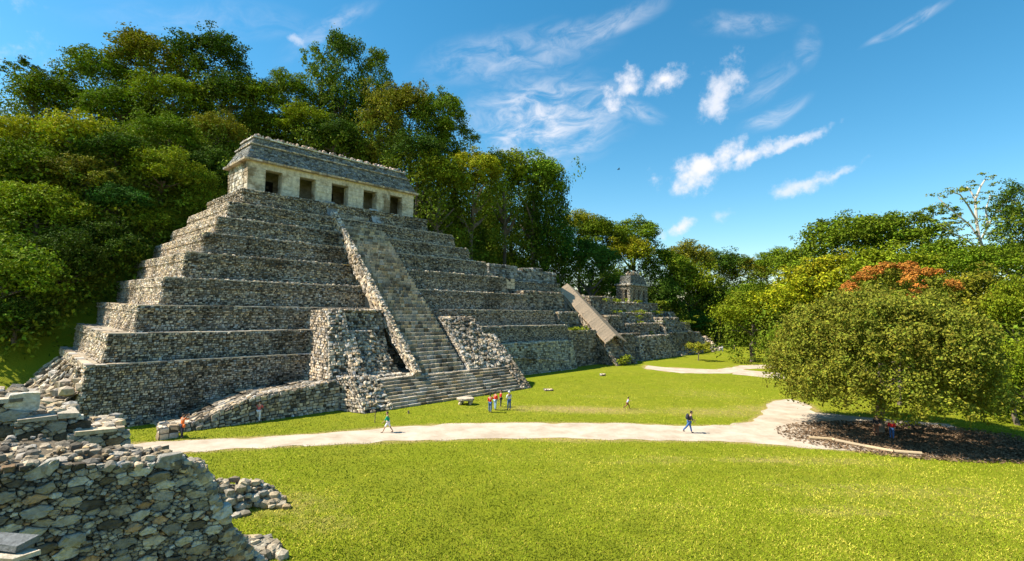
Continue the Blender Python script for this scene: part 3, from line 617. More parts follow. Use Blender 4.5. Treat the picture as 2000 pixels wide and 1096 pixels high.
def rowpt(t, side):
    v = top_v + (bot_v - top_v) * t; z = top_z + (bot_z - top_z) * t; spread = 1 + .25 * t
    j = 0.10 * math.sin(t * 40) * .5
    if side == 0: return V3(73.3, v, z + .75) - o_
    return V3(73.3 + side * 2.8 * spread, v - .15, z - .55 + j) - o_
for k in range(nseg):
    t0, t1 = k / nseg, (k + 1) / nseg + .012; lift = V3(0, -.01, .022)
    for s_ in (-1, 1):
        a, b_, c, d = rowpt(t0, 0), rowpt(t0, s_), rowpt(t1, s_) + lift, rowpt(t1, 0) + lift
        n_ = 10
        for i in range(n_):
            f0, f1 = i / n_, (i + 1) / n_; ex_ = V3(0, -1, -.9) * rng.uniform(0, .12)
            A, B_ = a + (b_ - a) * f0, a + (b_ - a) * f1; C_, D_ = d + (c - d) * f1 + ex_, d + (c - d) * f0 + ex_
            th = V3(0, 0, -.22)
            q.quads([[A, B_, C_, D_], [D_, C_, C_ + th, D_ + th], [B_ + th, A + th, D_ + th, C_ + th]], 1)
            if i == n_ - 1: q.quads([[B_, B_ + th, C_ + th, C_]], 1)
q.build('thatch_roof', M['thatch'], cn)
def tube(q, a, b_, r0, r1, n=7, c=(1, 1, 1), cap=True):
    a = np.asarray(a, float); b_ = np.asarray(b_, float); d = b_ - a; d /= np.linalg.norm(d) + 1e-9
    x = np.cross(d, (0, 0, 1) if abs(d[2]) < .9 else (1, 0, 0)); x /= np.linalg.norm(x); y = np.cross(d, x)
    an = np.linspace(0, 2 * math.pi, n + 1); ra = a + r0 * (np.cos(an)[:, None] * x + np.sin(an)[:, None] * y); rb = b_ + r1 * (np.cos(an)[:, None] * x + np.sin(an)[:, None] * y)
    q.quads(np.stack([ra[:-1], ra[1:], rb[1:], rb[:-1]], 1), c)
    if cap: q.tris(np.stack([rb[:-1], rb[1:], np.broadcast_to(b_, (n, 3))], 1), c)
for t in (.02, .25, .5, .75, .97):
    for s_ in (-1, 1):
        q = Q(); p = rowpt(t, s_) * V3(.86, 1, 1) ; v_ = p[1] + 4; zb = max(0, (v_ + 2.4) / 11.9 * 12.2)
        tube(q, (p[0], p[1], min(zb, p[2]) - .3), (p[0], p[1], p[2] + .2), .11, .09); q.build('post', M['wood'], cn)
# ------------------------------------------------------------------ small temple further right and the stepped mounds below it
md = empty('ruined_mound', tuple(Wp(98, 0, 0)), PYR_RZ)
tag(md, 'overgrown stepped stone mound running down to the lawn below the small square temple', 'ruin')
for (u0, u1, v0, v1, z1, bf, br) in [(83,96,.5,14,4.6,1.6,1.2),(84,97,3.2,16,7.0,1.2,1.0),(84,99,5.6,18,9.2,1.0,1.2),(84,104.5,7.6,20,11.4,.8,1.0),
                                      (98,106,3.0,16,8.2,1.8,1.5),(99,110,1.4,15,5.0,1.5,1.2),(107,113,3.5,14,7.0,1.6,1.6),(111,117,2.5,13,4.6,2.2,1.6),(116,124,4.0,12,3.2,2.4,2.0),(106,112,7,16,9.4,1.4,1.6)]:
    q = RQ(98); block(q, u0, u1, v0, v1, -.1 if z1 < 8 else z1 - 4.5, z1, bf=bf, bl=.8, br=br, right=True, rub=3.0, band=.3, base=STONE * rng.uniform(.75, 1.05), ch=.34, sw=.5, dm=.14)
    q.sh().build('terrace', M['masonry'], md)
q = RQ(98)
for (ua, va, za, ub, vb, zb) in [(96.5,-.5,.3,93.5,3.2,5.2),(106,-1,.2,102.5,5,8.4),(111,-.5,.2,107,6,9.3),(118,-.5,0,113,4,6),(125,1.5,0,118,5,4.4)]:
    a, b_ = V3(ua, va, za), V3(ub, vb, zb); wv = V3(1.1, .3, 0)
    masonry(q, a, a + wv, b_ + wv, b_, ch=.5, sw=.5, dm=.12, base=PINK * 1.3, lo=.8)
    masonry(q, b_ - V3(0,0,1), a - V3(0,0,.3), a, b_, ch=.4, sw=.5, dm=.08, base=PINK * 1.2, lo=.7)
m_ = 500; uu = rng.uniform(84, 124, m_); vv = rng.uniform(-1, 2.6, m_); rocks(q, np.stack([uu, vv, np.clip((vv + 1) * rng.uniform(.4, 1.1, m_), 0, 9)], 1), rng.uniform(.15, .5, m_), PINK)
q.sh().build('fallen_courses', M['masonry'], md)
sk = empty('small_temple', tuple(Wp(98.6, 9, 11.4)), PYR_RZ); sk.scale = (.70, .60, 1)
tag(sk, 'small square ruined temple with a mansard roof standing on the mound beneath the trees', 'temple')
class SQ(Q):
    def s2(s): s.q = [(a - V3(94.5, 9, 11.4), c) for a, c in s.q]; s.t = [(a - V3(94.5, 9, 11.4), c) for a, c in s.t]; return s
kw = dict(ch=.3, sw=.5, dm=.06, base=V3(.44,.39,.31), lo=.5, hi=1.3)
q = SQ()
for a, b_ in ((89.0,90.9),(92.1,93.9),(95.3,97.2),(98.5,100.4)):
    block(q, a, b_, 9, 10.2, 11.3, 14.4, 0, 0, 0, band=0, right=True, rub=0, base=kw['base'], dm=.06)
block(q, 89, 100.4, 9, 15, 14.3, 15.3, 0, 0, 0, band=0, right=True, rub=0, base=kw['base'])
block(q, 89.2, 100.2, 11.5, 15, 11.3, 14.4, 0, 0, 0, band=0, right=True, rub=0, base=kw['base'] * .7)
q.s2().build('wall', M['masonry'], sk)
q = SQ(); masonry(q, (88.4,8.4,15.3),(101,8.4,15.3),(100.6,8.8,15.75),(88.8,8.8,15.75), **kw); masonry(q, (88.4,15.5,15.3),(88.4,8.4,15.3),(88.8,8.8,15.75),(88.8,15.2,15.75), **kw); masonry(q, (101,8.4,15.3),(101,15.5,15.3),(100.6,15.2,15.75),(100.6,8.8,15.75), **kw)
block(q, 90.2, 99.3, 9.9, 14, 15.7, 17.6, bf=.8, bl=.9, br=.9, band=0, right=True, base=V3(.28,.28,.26), rub=0)
q.quads([[V3(88.8,8.8,15.75),V3(100.6,8.8,15.75),V3(100.6,15.2,15.75),V3(88.8,15.2,15.75)],[V3(88.4,15.5,15.3),V3(101,15.5,15.3),V3(101,8.4,15.3),V3(88.4,8.4,15.3)]], STONE)
q.s2().build('roof', M['masonry'], sk)
q = SQ(); block(q, 91.8, 98.2, 11, 12.6, 17.5, 18.1, .1, .1, .1, band=0, right=True, base=PINK * 1.2, rub=2)
rocks(q, np.stack([rng.uniform(91.5, 98.6, 40), rng.uniform(10.6, 12.6, 40), rng.uniform(17.8, 18.6, 40)], 1), rng.uniform(.2, .5, 40), PINK * 1.1)
q.s2().build('roof_crest', M['masonry'], sk)
# ------------------------------------------------------------------ loose blocks on the lawn
def thing_mesh(q, name, mt, origin, label, cat, group=None, rz=0):
    o = q.build(name, mt); o.location = tuple(origin); o.rotation_euler.z = rz; tag(o, label, cat, group); return o
def slab_block(w_, d_, h_, base, split=1):
    q = Q()
    for k in range(split):
        a = h_ * k / split; b_ = h_ * (k + 1) / split - (.02 if split > 1 else 0)
        masonry(q, (-w_/2, -d_/2, a), (w_/2, -d_/2, a), (w_/2, -d_/2, b_), (-w_/2, -d_/2, b_), ch=h_/2, sw=.5, dm=.02, base=base, miss=0)
        masonry(q, (-w_/2, d_/2, a), (-w_/2, -d_/2, a), (-w_/2, -d_/2, b_), (-w_/2, d_/2, b_), ch=h_/2, sw=.5, dm=.02, base=base, miss=0)
        masonry(q, (w_/2, -d_/2, a), (w_/2, d_/2, a), (w_/2, d_/2, b_), (w_/2, -d_/2, b_), ch=h_/2, sw=.5, dm=.02, base=base, miss=0)
        masonry(q, (w_/2, d_/2, a), (-w_/2, d_/2, a), (-w_/2, d_/2, b_), (w_/2, d_/2, b_), ch=h_/2, sw=.5, dm=.02, base=base, miss=0)
    masonry(q, (-w_/2-.04, -d_/2-.04, h_), (w_/2+.04, -d_/2-.04, h_), (w_/2+.04, d_/2+.04, h_), (-w_/2-.04, d_/2+.04, h_), ch=d_/2, sw=w_/3, dm=.03, base=base * 1.2, miss=0)
    return q
thing_mesh(slab_block(1.15, .9, .85, PINK, 2), 'stone_block', M['masonry'], Wp(4.0, -6.9), 'low square block of stacked masonry on the grass beside the man in orange', 'stone block', rz=PYR_RZ)
thing_mesh(slab_block(.95, .7, .14, PINK), 'stone_slab', M['masonry'], gnd(1071, 763), 'flat pale stone slab lying on the lawn right of the pyramid stairs', 'stone slab', rz=.3)
thing_mesh(slab_block(.7, .5, .25, STONE), 'stone_slab', M['masonry'], gnd(1177, 734), 'small dark stone lying on the lawn near the rounded wall end', 'stone slab', rz=.5)
al = empty('stone_altar', tuple(gnd(909, 790)), .1); al.scale = (.88, .88, .85); tag(al, 'round weathered stone altar on squat supports in front of the broad lower steps', 'altar')
q = Q(); n = 22; an = np.linspace(0, 2 * math.pi, n + 1); rr = 1.0 + rng.normal(0, .03, n + 1); rr[-1] = rr[0]
for z0, z1, s0, s1 in ((.5,.55,.9,1.0),(.55,.75,1.0,1.0),(.75,.8,1.0,.9)):
    a = np.stack([np.cos(an)*rr*s0, np.sin(an)*rr*s0*.8, np.full(n+1, z0)], 1); b_ = np.stack([np.cos(an)*rr*s1, np.sin(an)*rr*s1*.8, np.full(n+1, z1)], 1)
    q.quads(np.stack([a[:-1], a[1:], b_[1:], b_[:-1]], 1), tints(n, PINK, .7, 1.2))
q.tris(np.stack([b_[:-1], b_[1:], np.broadcast_to(V3(0,0,.82), (n,3))], 1), PINK * 1.1); q.tris(np.stack([a[1:]*[.9,.9,0]+[0,0,.5], a[:-1]*[.9,.9,0]+[0,0,.5], np.broadcast_to(V3(0,0,.5), (n,3))], 1), PINK)
q.build('altar_slab', M['masonry'], al)
for x, y in ((-.6,-.35),(.6,-.3),(-.45,.4),(.5,.4)):
    q = Q(); rocks(q, [(x,y,.22),(x,y,.4)], .27, PINK, flat=1.1); q.build('support', M['masonry'], al)
q = Q(); tube(q, (0,0,0), (.02,.0,1.0), .035, .03); tube(q, (0,0,.95), (.02,0,1.03), .06, .05)
p = q.build('marker_post', M['wood']); p.location = tuple(gnd(732, 826)); tag(p, 'thin wooden marker post in the grass beside the walker in green', 'post')
q = Q(); tube(q, (0,0,0), (.0,.0,.28), .09, .07); p = q.build('ground_peg', M['wood']); p.location = tuple(gnd(798, 808)); tag(p, 'small dark peg sticking up from the grass before the lower steps', 'peg')
lg = [gnd(*p) for p in [(1579,858),(1626,861),(1632,863),(1690,875),(1745,885),(1800,889)]]
q = Q()
for i, (a, b_) in enumerate(zip(lg[:-1], lg[1:])): tube(q, a + V3(0,0,.12), b_ + V3(0,0,.12), .13, .12, 8, c=tints(1, V3(.42,.33,.22), .8, 1.2)[0])
o = q.build('log_border', M['tint']); tag(o, 'long curved log edging the path under the big round tree', 'log')
# ------------------------------------------------------------------ trees
def f_leaf(b, bs, out):
    oi = b.n('ShaderNodeObjectInfo'); t = b.n('ShaderNodeTexCoord').outputs['Object']
    c = b.mix(1.0, attr(b, 'tint'), oi.outputs['Color'], 'MULTIPLY')
    h = b.n('ShaderNodeHueSaturation'); b.l(c, h.inputs['Color'])
    b.put(h.inputs['Hue'], b.rng(b.noise(t, .35, 3), .3, .7, .487, .513)); b.put(h.inputs['Value'], b.rng(oi.outputs['Random'], 0, 1, .85, 1.15))
    b.l(h.outputs[0], bs.inputs['Base Color'])
    tr = b.n('ShaderNodeBsdfTranslucent'); b.l(b.mix(1.0, h.outputs[0], (1.0, 1.1, .45, 1), 'MULTIPLY'), tr.inputs[0])
    mx = b.n('ShaderNodeMixShader'); mx.inputs[0].default_value = .16; b.l(bs.outputs[0], mx.inputs[1]); b.l(tr.outputs[0], mx.inputs[2])
    b.l(mx.outputs[0], out.inputs[0])
M['leaf'] = mat('foliage', f_leaf, .75, .08)
def f_bark(b, bs, out):
    t = b.n('ShaderNodeTexCoord').outputs['Object']; f = b.noise(t, 4, 6, .7)
    b.l(b.mix(b.rng(f, .3, .7), (.07, .05, .035, 1), (.26, .21, .16, 1)), bs.inputs['Base Color']); bump(b, bs, f, .7, .1)
M['bark'] = mat('bark', f_bark)
def lobes_to_leaves(q, C, r, per, size, flat=.7, inner=.25, c=(1, 1, 1)):
    """leaf clusters: every lobe is a ragged shell of leaves, each leaf facing up and out"""
    C = np.asarray(C, float); r = np.asarray(r, float); n = len(C) * per
    ci = np.repeat(np.arange(len(C)), per); d = rng.normal(size=(n, 3)); d[:, 2] += .35; d /= np.linalg.norm(d, axis=1)[:, None]
    nt_ = 15; td = rng.normal(size=(len(C), nt_, 3)); td[..., 2] += .3; td /= np.linalg.norm(td, axis=2)[..., None]; pick = td[ci, rng.integers(0, nt_, n)]
    d = np.where(rng.random((n, 1)) < .86, pick + rng.normal(0, .20, (n, 3)), d); d /= np.linalg.norm(d, axis=1)[:, None]
    rad = np.where(rng.random(n) < inner, rng.uniform(.3, .9, n), rng.uniform(.74, 1.2, n)); sc = V3(1, 1, flat)
    bumpy = 1 + .16 * np.sin(d[:, 0] * 7 + ci) * np.cos(d[:, 1] * 6 + ci * 1.7)
    P = C[ci] + d * (r[ci] * rad * bumpy)[:, None] * sc
    nm = d * .9 + V3(-.25, -.1, .35) + rng.normal(0, .72, (n, 3)); nm /= np.linalg.norm(nm, axis=1)[:, None]
    col = np.asarray(c) * rng.uniform(.5, 1.5, (n, 1)) * (1 + rng.normal(0, .09, (n, 3)) * V3(1, .5, .4))
    lc = 1 + rng.normal(0, .13, (len(C), 1)); col = col * lc[ci]
    q.quads(leaf_quads(P, rng.uniform(.7, 1.35, n) * size, nm, None, .6), np.clip(col, 0, 2))
def crown_mesh(kind):
    q = Q()
    if kind == 'dense':
        n = 62; d = rng.normal(size=(n, 3)); d[:, 2] = d[:, 2] * .8 + .35; d /= np.linalg.norm(d, axis=1)[:, None]
        C = d * rng.uniform(.45, .86, (n, 1)) * V3(1, 1, .82) ; r = rng.uniform(.17, .33, n); lobes_to_leaves(q, C, r, 185, .060)
    elif kind == 'flat':
        C = []; 
        for k in range(13):
            a = rng.uniform(0, 6.28); rr = math.sqrt(rng.random()) * .75; zz = rng.uniform(-.75, .65) * (1 - rr * .4)
            for j in range(6): C.append((math.cos(a) * rr + rng.normal(0, .15), math.sin(a) * rr + rng.normal(0, .15), zz + rng.normal(0, .035)))
        lobes_to_leaves(q, C, rng.uniform(.13, .23, len(C)), 150, .056, .7)
    elif kind == 'tall':
        C = []
        for k in range(80):
            z = rng.uniform(-1.15, 1.05); rr = (.80 - .35 * abs(z)) * rng.uniform(.4, 1); a = rng.uniform(0, 6.28); C.append((math.cos(a) * rr, math.sin(a) * rr, z))
        lobes_to_leaves(q, C, rng.uniform(.17, .30, 80), 170, .056, .8)
    elif kind == 'vine':   # draped with climbers: long hanging skirts
        C = []; r = []
        for k in range(34):
            a = rng.uniform(0, 6.28); rr = rng.uniform(.55, .9); top = rng.uniform(.1, .85); m_ = rng.integers(3, 8)
            for j in range(m_): C.append((math.cos(a) * rr * (1 - .03 * j) + rng.normal(0, .07), math.sin(a) * rr * (1 - .03 * j) + rng.normal(0, .07), top - j * .22 + rng.normal(0, .05))); r.append(.22 - .012 * j + rng.uniform(-.04, .05))
        for k in range(14): C.append((rng.normal(0, .35), rng.normal(0, .35), rng.uniform(.6, .95))); r.append(.25)
        lobes_to_leaves(q, C, r, 66, .058, .9)
    elif kind == 'bushy':
        n = 70; d = rng.normal(size=(n, 3)); d[:, 2] = np.abs(d[:, 2]) * .9 - .15; d /= np.linalg.norm(d, axis=1)[:, None]
        lobes_to_leaves(q, d * rng.uniform(.4, .85, (n, 1)), rng.uniform(.14, .28, n), 160, .056, .85)
    elif kind == 'open':   # loose airy tree, sky shows between the tufts
        C = []
        for k in range(26):
            a = rng.uniform(0, 6.28); rr = rng.uniform(.2, .9); zz = rng.uniform(-.5, .7)
            for j in range(3): C.append((math.cos(a) * rr + rng.normal(0, .12), math.sin(a) * rr + rng.normal(0, .12), zz + rng.normal(0, .06)))
        lobes_to_leaves(q, C, rng.uniform(.08, .17, len(C)), 85, .055, .6)
    V, S, T = [], [], []
    for a, c in q.q: V.append(a.reshape(-1, 3)); S.append(np.full(len(a), 4)); T.append(c)
    me = raw_mesh('crown', np.concatenate(V), np.concatenate(S), np.arange(sum(len(v) for v in V)), np.concatenate(T)); me.materials.append(M['leaf']); return me
def trunk_mesh(seed):      # unit height up to the crown centre, limbs reaching into it
    q = Q(); rs = np.random.default_rng(seed); p = V3(0, 0, 0); r = .045
    for k in range(5):
        p2 = V3(rs.normal(0, .012), rs.normal(0, .012), (k + 1) * .17) + p * V3(1, 1, 0); tube(q, p, p2, r, r * .86, 8, cap=False); p = p2; r *= .86
    for k in range(9):
        a = k * 2.4 + rs.uniform(0, .6); z = rs.uniform(.45, .7); s0 = V3(0, 0, z); m_ = s0 + V3(math.cos(a) * .13, math.sin(a) * .13, rs.uniform(.03, .10)); e = m_ + V3(math.cos(a) * .17, math.sin(a) * .17, rs.uniform(.03, .14))
        tube(q, s0, m_, .022, .015, 6, cap=False); tube(q, m_, e, .015, .006, 6)
    V = [a.reshape(-1, 3) for a, c in q.q] + [a.reshape(-1, 3) for a, c in q.t]; S = [np.full(len(a), 4) for a, c in q.q] + [np.full(len(a), 3) for a, c in q.t]
    me = raw_mesh('trunk', np.concatenate(V), np.concatenate(S), np.arange(sum(len(v) for v in V))); me.materials.append(M['bark']); return me
CR = {k: [crown_mesh(k) for _ in range(2)] for k in ('dense', 'flat', 'tall', 'vine', 'bushy', 'open')}
TR = [trunk_mesh(s) for s in (1, 2, 3)]
HUE = {'D': (.062, .108, .009), 'M': (.135, .195, .010), 'Y': (.29, .295, .012), 'O': (.20, .20, .016), 'B': (.20, .25, .012), 'G': (.055, .135, .018)}
ntree = 0; under = []
def tree(px, py, rx, ry, y, kind, hue, label, name='forest_tree', group='jungle trees on the hillside'):
    """crown centre seen at bearing (px,py), y metres ahead; rx, ry its half width and half height there"""
    global ntree
    if group.startswith('jungle'):          # stand it on the hillside: walk back along the bearing until the slope is near
        for yy in np.arange(50, 165, 1.0):
            c = at(px, py, yy)
            if c[2] - float(hgt(c[0], c[1])) < max(3.5, ry * yy / F_PX * 1.0): y = yy; break
        else: y = max(y, 100)
        if px > 820: y = min(max(y, 92), 165)
    c = at(px, py, y); k = y / F_PX; R_ = rx * k * 1.08; Rz = ry * k * 1.08
    if px > 500 or py > 300: under.append((c[0], c[1], c[2], R_, Rz))
    elif group.startswith('jungle'): under.append((c[0], c[1], c[2], R_, Rz))
    g = float(hgt(c[0], c[1])); base = V3(c[0], c[1], min(g, c[2] - Rz * .9) if c[2] - Rz * .9 > 0 or g < 1 else g)
    base[2] = g if g < c[2] - .3 * Rz else c[2] - Rz
    t = empty(name, tuple(base), 0); tag(t, label, 'tree', group); ntree += 1
    hh = c[2] - base[2]
    tr = bpy.data.objects.new('trunk', TR[ntree % 3]); COL.objects.link(tr); tr.parent = t; tr.scale = (max(R_, 3) * 1.7, max(R_, 3) * 1.7, hh); tr.rotation_euler.z = ntree * 1.3
    cr = bpy.data.objects.new('crown', CR[kind][ntree % 2]); COL.objects.link(cr); cr.parent = t; cr.location = (0, 0, hh); cr.scale = (R_, R_, Rz); cr.rotation_euler.z = ntree * 2.1; cr.color = (*HUE[hue], 1)
    return t
T_ = [ # left hill, lowest row behind the grass bank
(0,545,100,100,55,'dense','M','broad bushy tree at the left edge of the photo just above the grass bank'),
(120,520,75,75,62,'bushy','D','dark shadowy tree on the slope left of the lower pyramid terraces'),
(75,420,85,75,60,'bushy','B','bright green rounded tree at left, in front of the taller trees'),
(205,480,70,60,68,'dense','D','dark tree in shade beside the middle left terraces of the pyramid'),
(300,440,50,45,76,'dense','M','small leafy tree directly left of the upper left terraces'),
(30,620,60,50,54,'dense','D','deep green tree with shaded foliage low at the left edge'),
(230,400,60,45,74,'bushy','G','dark green bush-like tree below the pale rounded tree at left'),
(320,345,72,60,78,'bushy','B','pale green rounded tree just left of the temple on top'),
(395,400,45,50,80,'tall','M','slender vine-hung tree close to the left corner of the temple base'),
(170,350,70,55,74,'dense','O','olive green tree above the bright rounded tree at left'),
(60,320,70,55,72,'dense','M','leafy tree at left, mid height on the hill near the edge'),
(230,300,70,50,84,'dense','D','dark tree in a fold of the hill left of the temple'),
(140,265,75,60,84,'dense','Y','yellow-green layered tree on the left shoulder of the hill'),
(25,275,60,52,78,'bushy','Y','yellow-green tree at the left edge below the skyline'),
(330,265,60,50,88,'dense','M','rounded tree midway up the hill left of the temple roof'),
(420,330,50,50,88,'dense','D','dark tree behind the left wall of the temple'),
(425,260,55,45,94,'bushy','O','olive bushy tree just behind and left of the roof ridge'),
(240,215,75,50,96,'dense','M','broad tree high on the left side of the hill'),
(100,195,75,50,94,'bushy','M','spreading tree on the skyline at far left'),
(75,150,55,35,98,'open','D','thin open-branched dark tree standing against the sky at far left'),
(340,190,70,45,100,'dense','B','bright leafy tree below the highest hill crown at left'),
(200,150,72,52,104,'bushy','M','flat-topped tree climbing the left skyline'),
(300,118,82,58,108,'dense','O','big flat-crowned tree on the highest part of the hilltop'),
(415,118,80,58,108,'bushy','D','dark wide-spreading tree at the right end of the hilltop'),
(450,180,65,50,104,'dense','D','shadowed tree under the dark spreading hilltop tree'),
(520,250,60,42,100,'dense','M','tree rising right behind the left end of the temple roof'),
(505,195,55,40,106,'bushy','B','sunlit bushy tree in the notch of the skyline left of the tall tree'),
(565,180,50,42,108,'bushy','M','rounded tree on the dip in the skyline above the temple'),
(600,240,60,45,104,'dense','B','bright tree directly above the middle of the temple roof'),
(655,265,55,40,102,'dense','D','dark tree above the roof ridge right of its middle'),
(670,175,62,92,112,'tall','D','tallest dark tree towering above the temple against the sky'),
(630,130,42,45,113,'open','M','leafy side crown left of the tall tree top'),
(730,170,45,58,113,'tall','M','slim tree adjoining the right side of the tallest tree'),
(745,250,60,75,108,'tall','O','vine-covered olive tree right of the tallest tree'),
(800,215,55,60,112,'bushy','O','warm olive crown on the skyline right of the tallest tree'),
(860,225,55,55,114,'dense','M','rounded skyline tree sloping down toward the right'),
(700,300,60,38,98,'dense','D','shaded tree touching the right half of the temple ridge'),
(890,270,42,42,112,'flat','M','small crown where the skyline steps down over open sky'),
(815,300,60,50,100,'dense','D','dark tree behind the right end of the temple roof'),
(855,350,62,55,98,'bushy','B','sunlit leafy tree just right of the temple'),
(850,430,50,60,96,'vine','M','creeper-hung tree beside the right end of the temple platform'),
(925,335,62,48,106,'dense','Y','yellow-green crown standing between temple and the draped trees'),
(935,420,62,60,100,'vine','M','creeper-draped tree over the upper right terraces'),
(985,340,55,52,118,'bushy','B','bushy sunlit crown on the right shoulder of the forest'),
(1045,350,62,62,122,'dense','M','big rounded crown at the right end of the forest shoulder'),
(1000,440,65,75,116,'vine','D','tall tree smothered in dark hanging creepers above the ruined walls'),
(1070,430,48,95,124,'vine','D','steep creeper curtain at the right edge of the forest shoulder'),
(1085,480,42,55,122,'vine','G','dark green creeper-clad tree above the thatched shelter'),
(900,480,45,45,96,'vine','D','dark leafy tree in shadow behind the right terraces'),
(1150,505,55,48,125,'dense','G','deep green dark tree in shadow left of the small temple'),
(1190,560,42,42,135,'dense','D','dark tree filling the gap between the thatched shelter and the small temple'),
# right of the shoulder
(1135,440,45,30,150,'bushy','Y','small yellow-green crown on the skyline just past the forest shoulder'),
(1175,460,55,42,146,'dense','M','rounded tree above the left side of the small temple'),
(1240,460,52,42,150,'dense','M','flat spreading tree above the small temple with sky showing through'),
(1225,500,55,42,142,'bushy','Y','sunlit bushy tree directly behind the small temple'),
(1300,520,48,45,148,'dense','M','tree right of the small temple at mid height'),
(1290,580,45,50,140,'dense','D','shady tree right beside the small temple'),
(1345,510,52,42,160,'bushy','O','olive skyline crown right of the small temple'),
(1350,560,60,55,150,'bushy','B','bright leafy tree above the right end of the mound'),
(1410,520,50,35,170,'bushy','D','dark skyline crown in the middle gap of the trees'),
(1400,590,60,60,155,'dense','D','dark tree behind the right foot of the mound'),
(1460,530,50,35,175,'dense','O','far olive tree on the low point of the skyline'),
(1340,630,50,35,146,'dense','G','low dark tree at the end of the mound'),
(1520,515,50,32,150,'bushy','M','far rounded tree where the skyline rises to the right'),
(1475,580,55,40,140,'dense','M','mid green tree between mound and the light bushy trees'),
]
for a in T_: tree(*a)
gr2 = 'trees along the right edge of the plaza'
T2 = [
(1570,520,55,50,120,'dense','M','mid green tree behind the light domed trees at right'),
(1470,620,75,60,100,'bushy','B','light green low domed tree behind the far path'),
(1570,600,95,75,92,'bushy','Y','wide yellow-green domed tree left behind the big round tree'),
(1545,655,45,30,88,'dense','M','low dense tree where the far lawn meets the wood'),
(1650,470,80,66,104,'dense','M','large flat-crowned tree above the domed yellow-green tree'),
(1745,470,80,66,100,'bushy','M','broad spreading tree left of the bare pale tree'),
(1630,545,75,62,90,'dense','Y','yellow-green layered tree behind the orange-flowering crown'),
(1745,525,85,62,82,'dense','B','bright green dome right above the orange-flowering crown'),
(1850,515,75,62,84,'dense','M','green crown beneath the bare pale tree'),
(1820,440,45,38,95,'open','M','light open crown immediately left of the bare pale tree'),
(1985,430,50,60,80,'tall','D','dark crown at the upper right edge of the photo'),
(1930,520,70,50,72,'bushy','M','leafy tree at right under the dark edge crown'),
(1900,600,80,90,58,'dense','O','olive tree crowding the right side of the big round tree'),
(1990,610,55,85,52,'bushy','B','bright leafy tree at the right edge at mid height'),
(1985,740,50,80,47,'bushy','B','light green leafy tree at the right edge reaching to the ground'),
(1910,720,50,75,56,'dense','D','dark shaded tree in the gap right of the big round tree'),
]
for a in T2: tree(*a, group=gr2)
# orange-flowering tree behind the big round one
def own_tree(name, px, py, rx, ry, y, label, lobes, per, leaf, hue, group, flat=.85, extra=None, lift=0, trunk_z=None, dz=None):
    global ntree
    c = at(px, py, y); k = y / F_PX; R_ = rx * k; Rz = ry * k; base = V3(c[0], c[1], float(hgt(c[0], c[1])))
    t = empty(name, tuple(base)); tag(t, label, 'tree', group)
    C, r = lobes; q = Q(); lobes_to_leaves(q, C * V3(R_, R_, Rz), r * R_, per, leaf, flat, c=hue)
    if extra: extra(q, R_, Rz)
    cr = q.build('crown', M['leaf'], t); cr.location = (0, 0, c[2] - base[2]); cr.color = (1, 1, 1, 1)
    tr = bpy.data.objects.new('trunk', TR[1]); COL.objects.link(tr); tr.parent = t; tr.scale = (R_ * 1.1, R_ * 1.1, (c[2] - base[2]) * 1.05)
    return t
def dome(n, zmin=-.95, lo=.62, hi=.92, rl=.10, rh=.17):
    d = rng.normal(size=(n, 3)); d /= np.linalg.norm(d, axis=1)[:, None]; d = d[d[:, 2] > zmin]; C = d * rng.uniform(lo, hi, (len(d), 1)); return C, rng.uniform(rl, rh, len(C))
def flowers(q, R_, Rz):
    n = 85; a = rng.uniform(0, 6.28, n); el = rng.uniform(.2, 1.4, n); d = np.stack([np.cos(a) * np.cos(el), np.sin(a) * np.cos(el), np.sin(el)], 1)
    q2 = Q(); lobes_to_leaves(q2, d * V3(R_, R_, Rz) * .98, rng.uniform(.07, .13, n) * R_, 130, .22, .6, c=(.47, .19, .035)); q.q += q2.q
own_tree('flowering_tree', 1755, 606, 100, 92, 56, 'tree with a crown of rusty orange blossom behind the big round tree', dome(150, -.4), 95, .3, (.20, .215, .02), gr2, extra=flowers)
# the big round tree in front
Cb, rb = dome(980, -.76, .66, .94, .06, .125)
low = Cb[:, 2] < 0; Cb[low, :2] *= (1 + .34 * np.abs(Cb[low, 2:3]))
own_tree('round_tree', 1714, 693, 194, 134, 43, 'big dense round-crowned tree shading the path at the right', (Cb, rb), 125, .215, (.165, .17, .018), gr2)
# young tree on the far lawn
own_tree('sapling', 1364, 678, 24, 17, 100, 'small young tree alone on the far lawn before the mound', dome(26, -.6, .4, .9, .2, .35), 60, .3, (.25, .25, .02), gr2)
# bare pale tree
bt = empty('bare_tree', tuple(V3(*at(1915, 470, 88)[:2], 2)));
tag(bt, 'tall pale-limbed sparse tree reaching above the wood at right', 'tree', gr2)
b0 = V3(*at(1915, 470, 88)[:2], 2)
def f_pale(b, bs, out): b.l(b.mix(b.noise(b.n('ShaderNodeTexCoord').outputs['Object'], 3, 4), (.34, .30, .24, 1), (.60, .56, .48, 1)), bs.inputs['Base Color'])
M['pale'] = mat('pale_bark', f_pale)
limbs = [[(1935,560),(1925,500),(1912,465),(1907,430),(1905,390),(1915,365),(1925,350)],[(1912,465),(1895,440),(1870,420),(1845,400),(1832,385)],[(1907,430),(1890,400),(1875,380),(1862,376)],[(1905,390),(1895,372),(1888,365)],
         [(1925,500),(1890,470),(1860,455),(1835,440)],[(1915,470),(1930,440),(1945,415),(1962,395),(1975,385)],[(1930,440),(1925,410),(1935,380)],[(1945,415),(1965,410),(1985,405)]]
q = Q(); tips = []
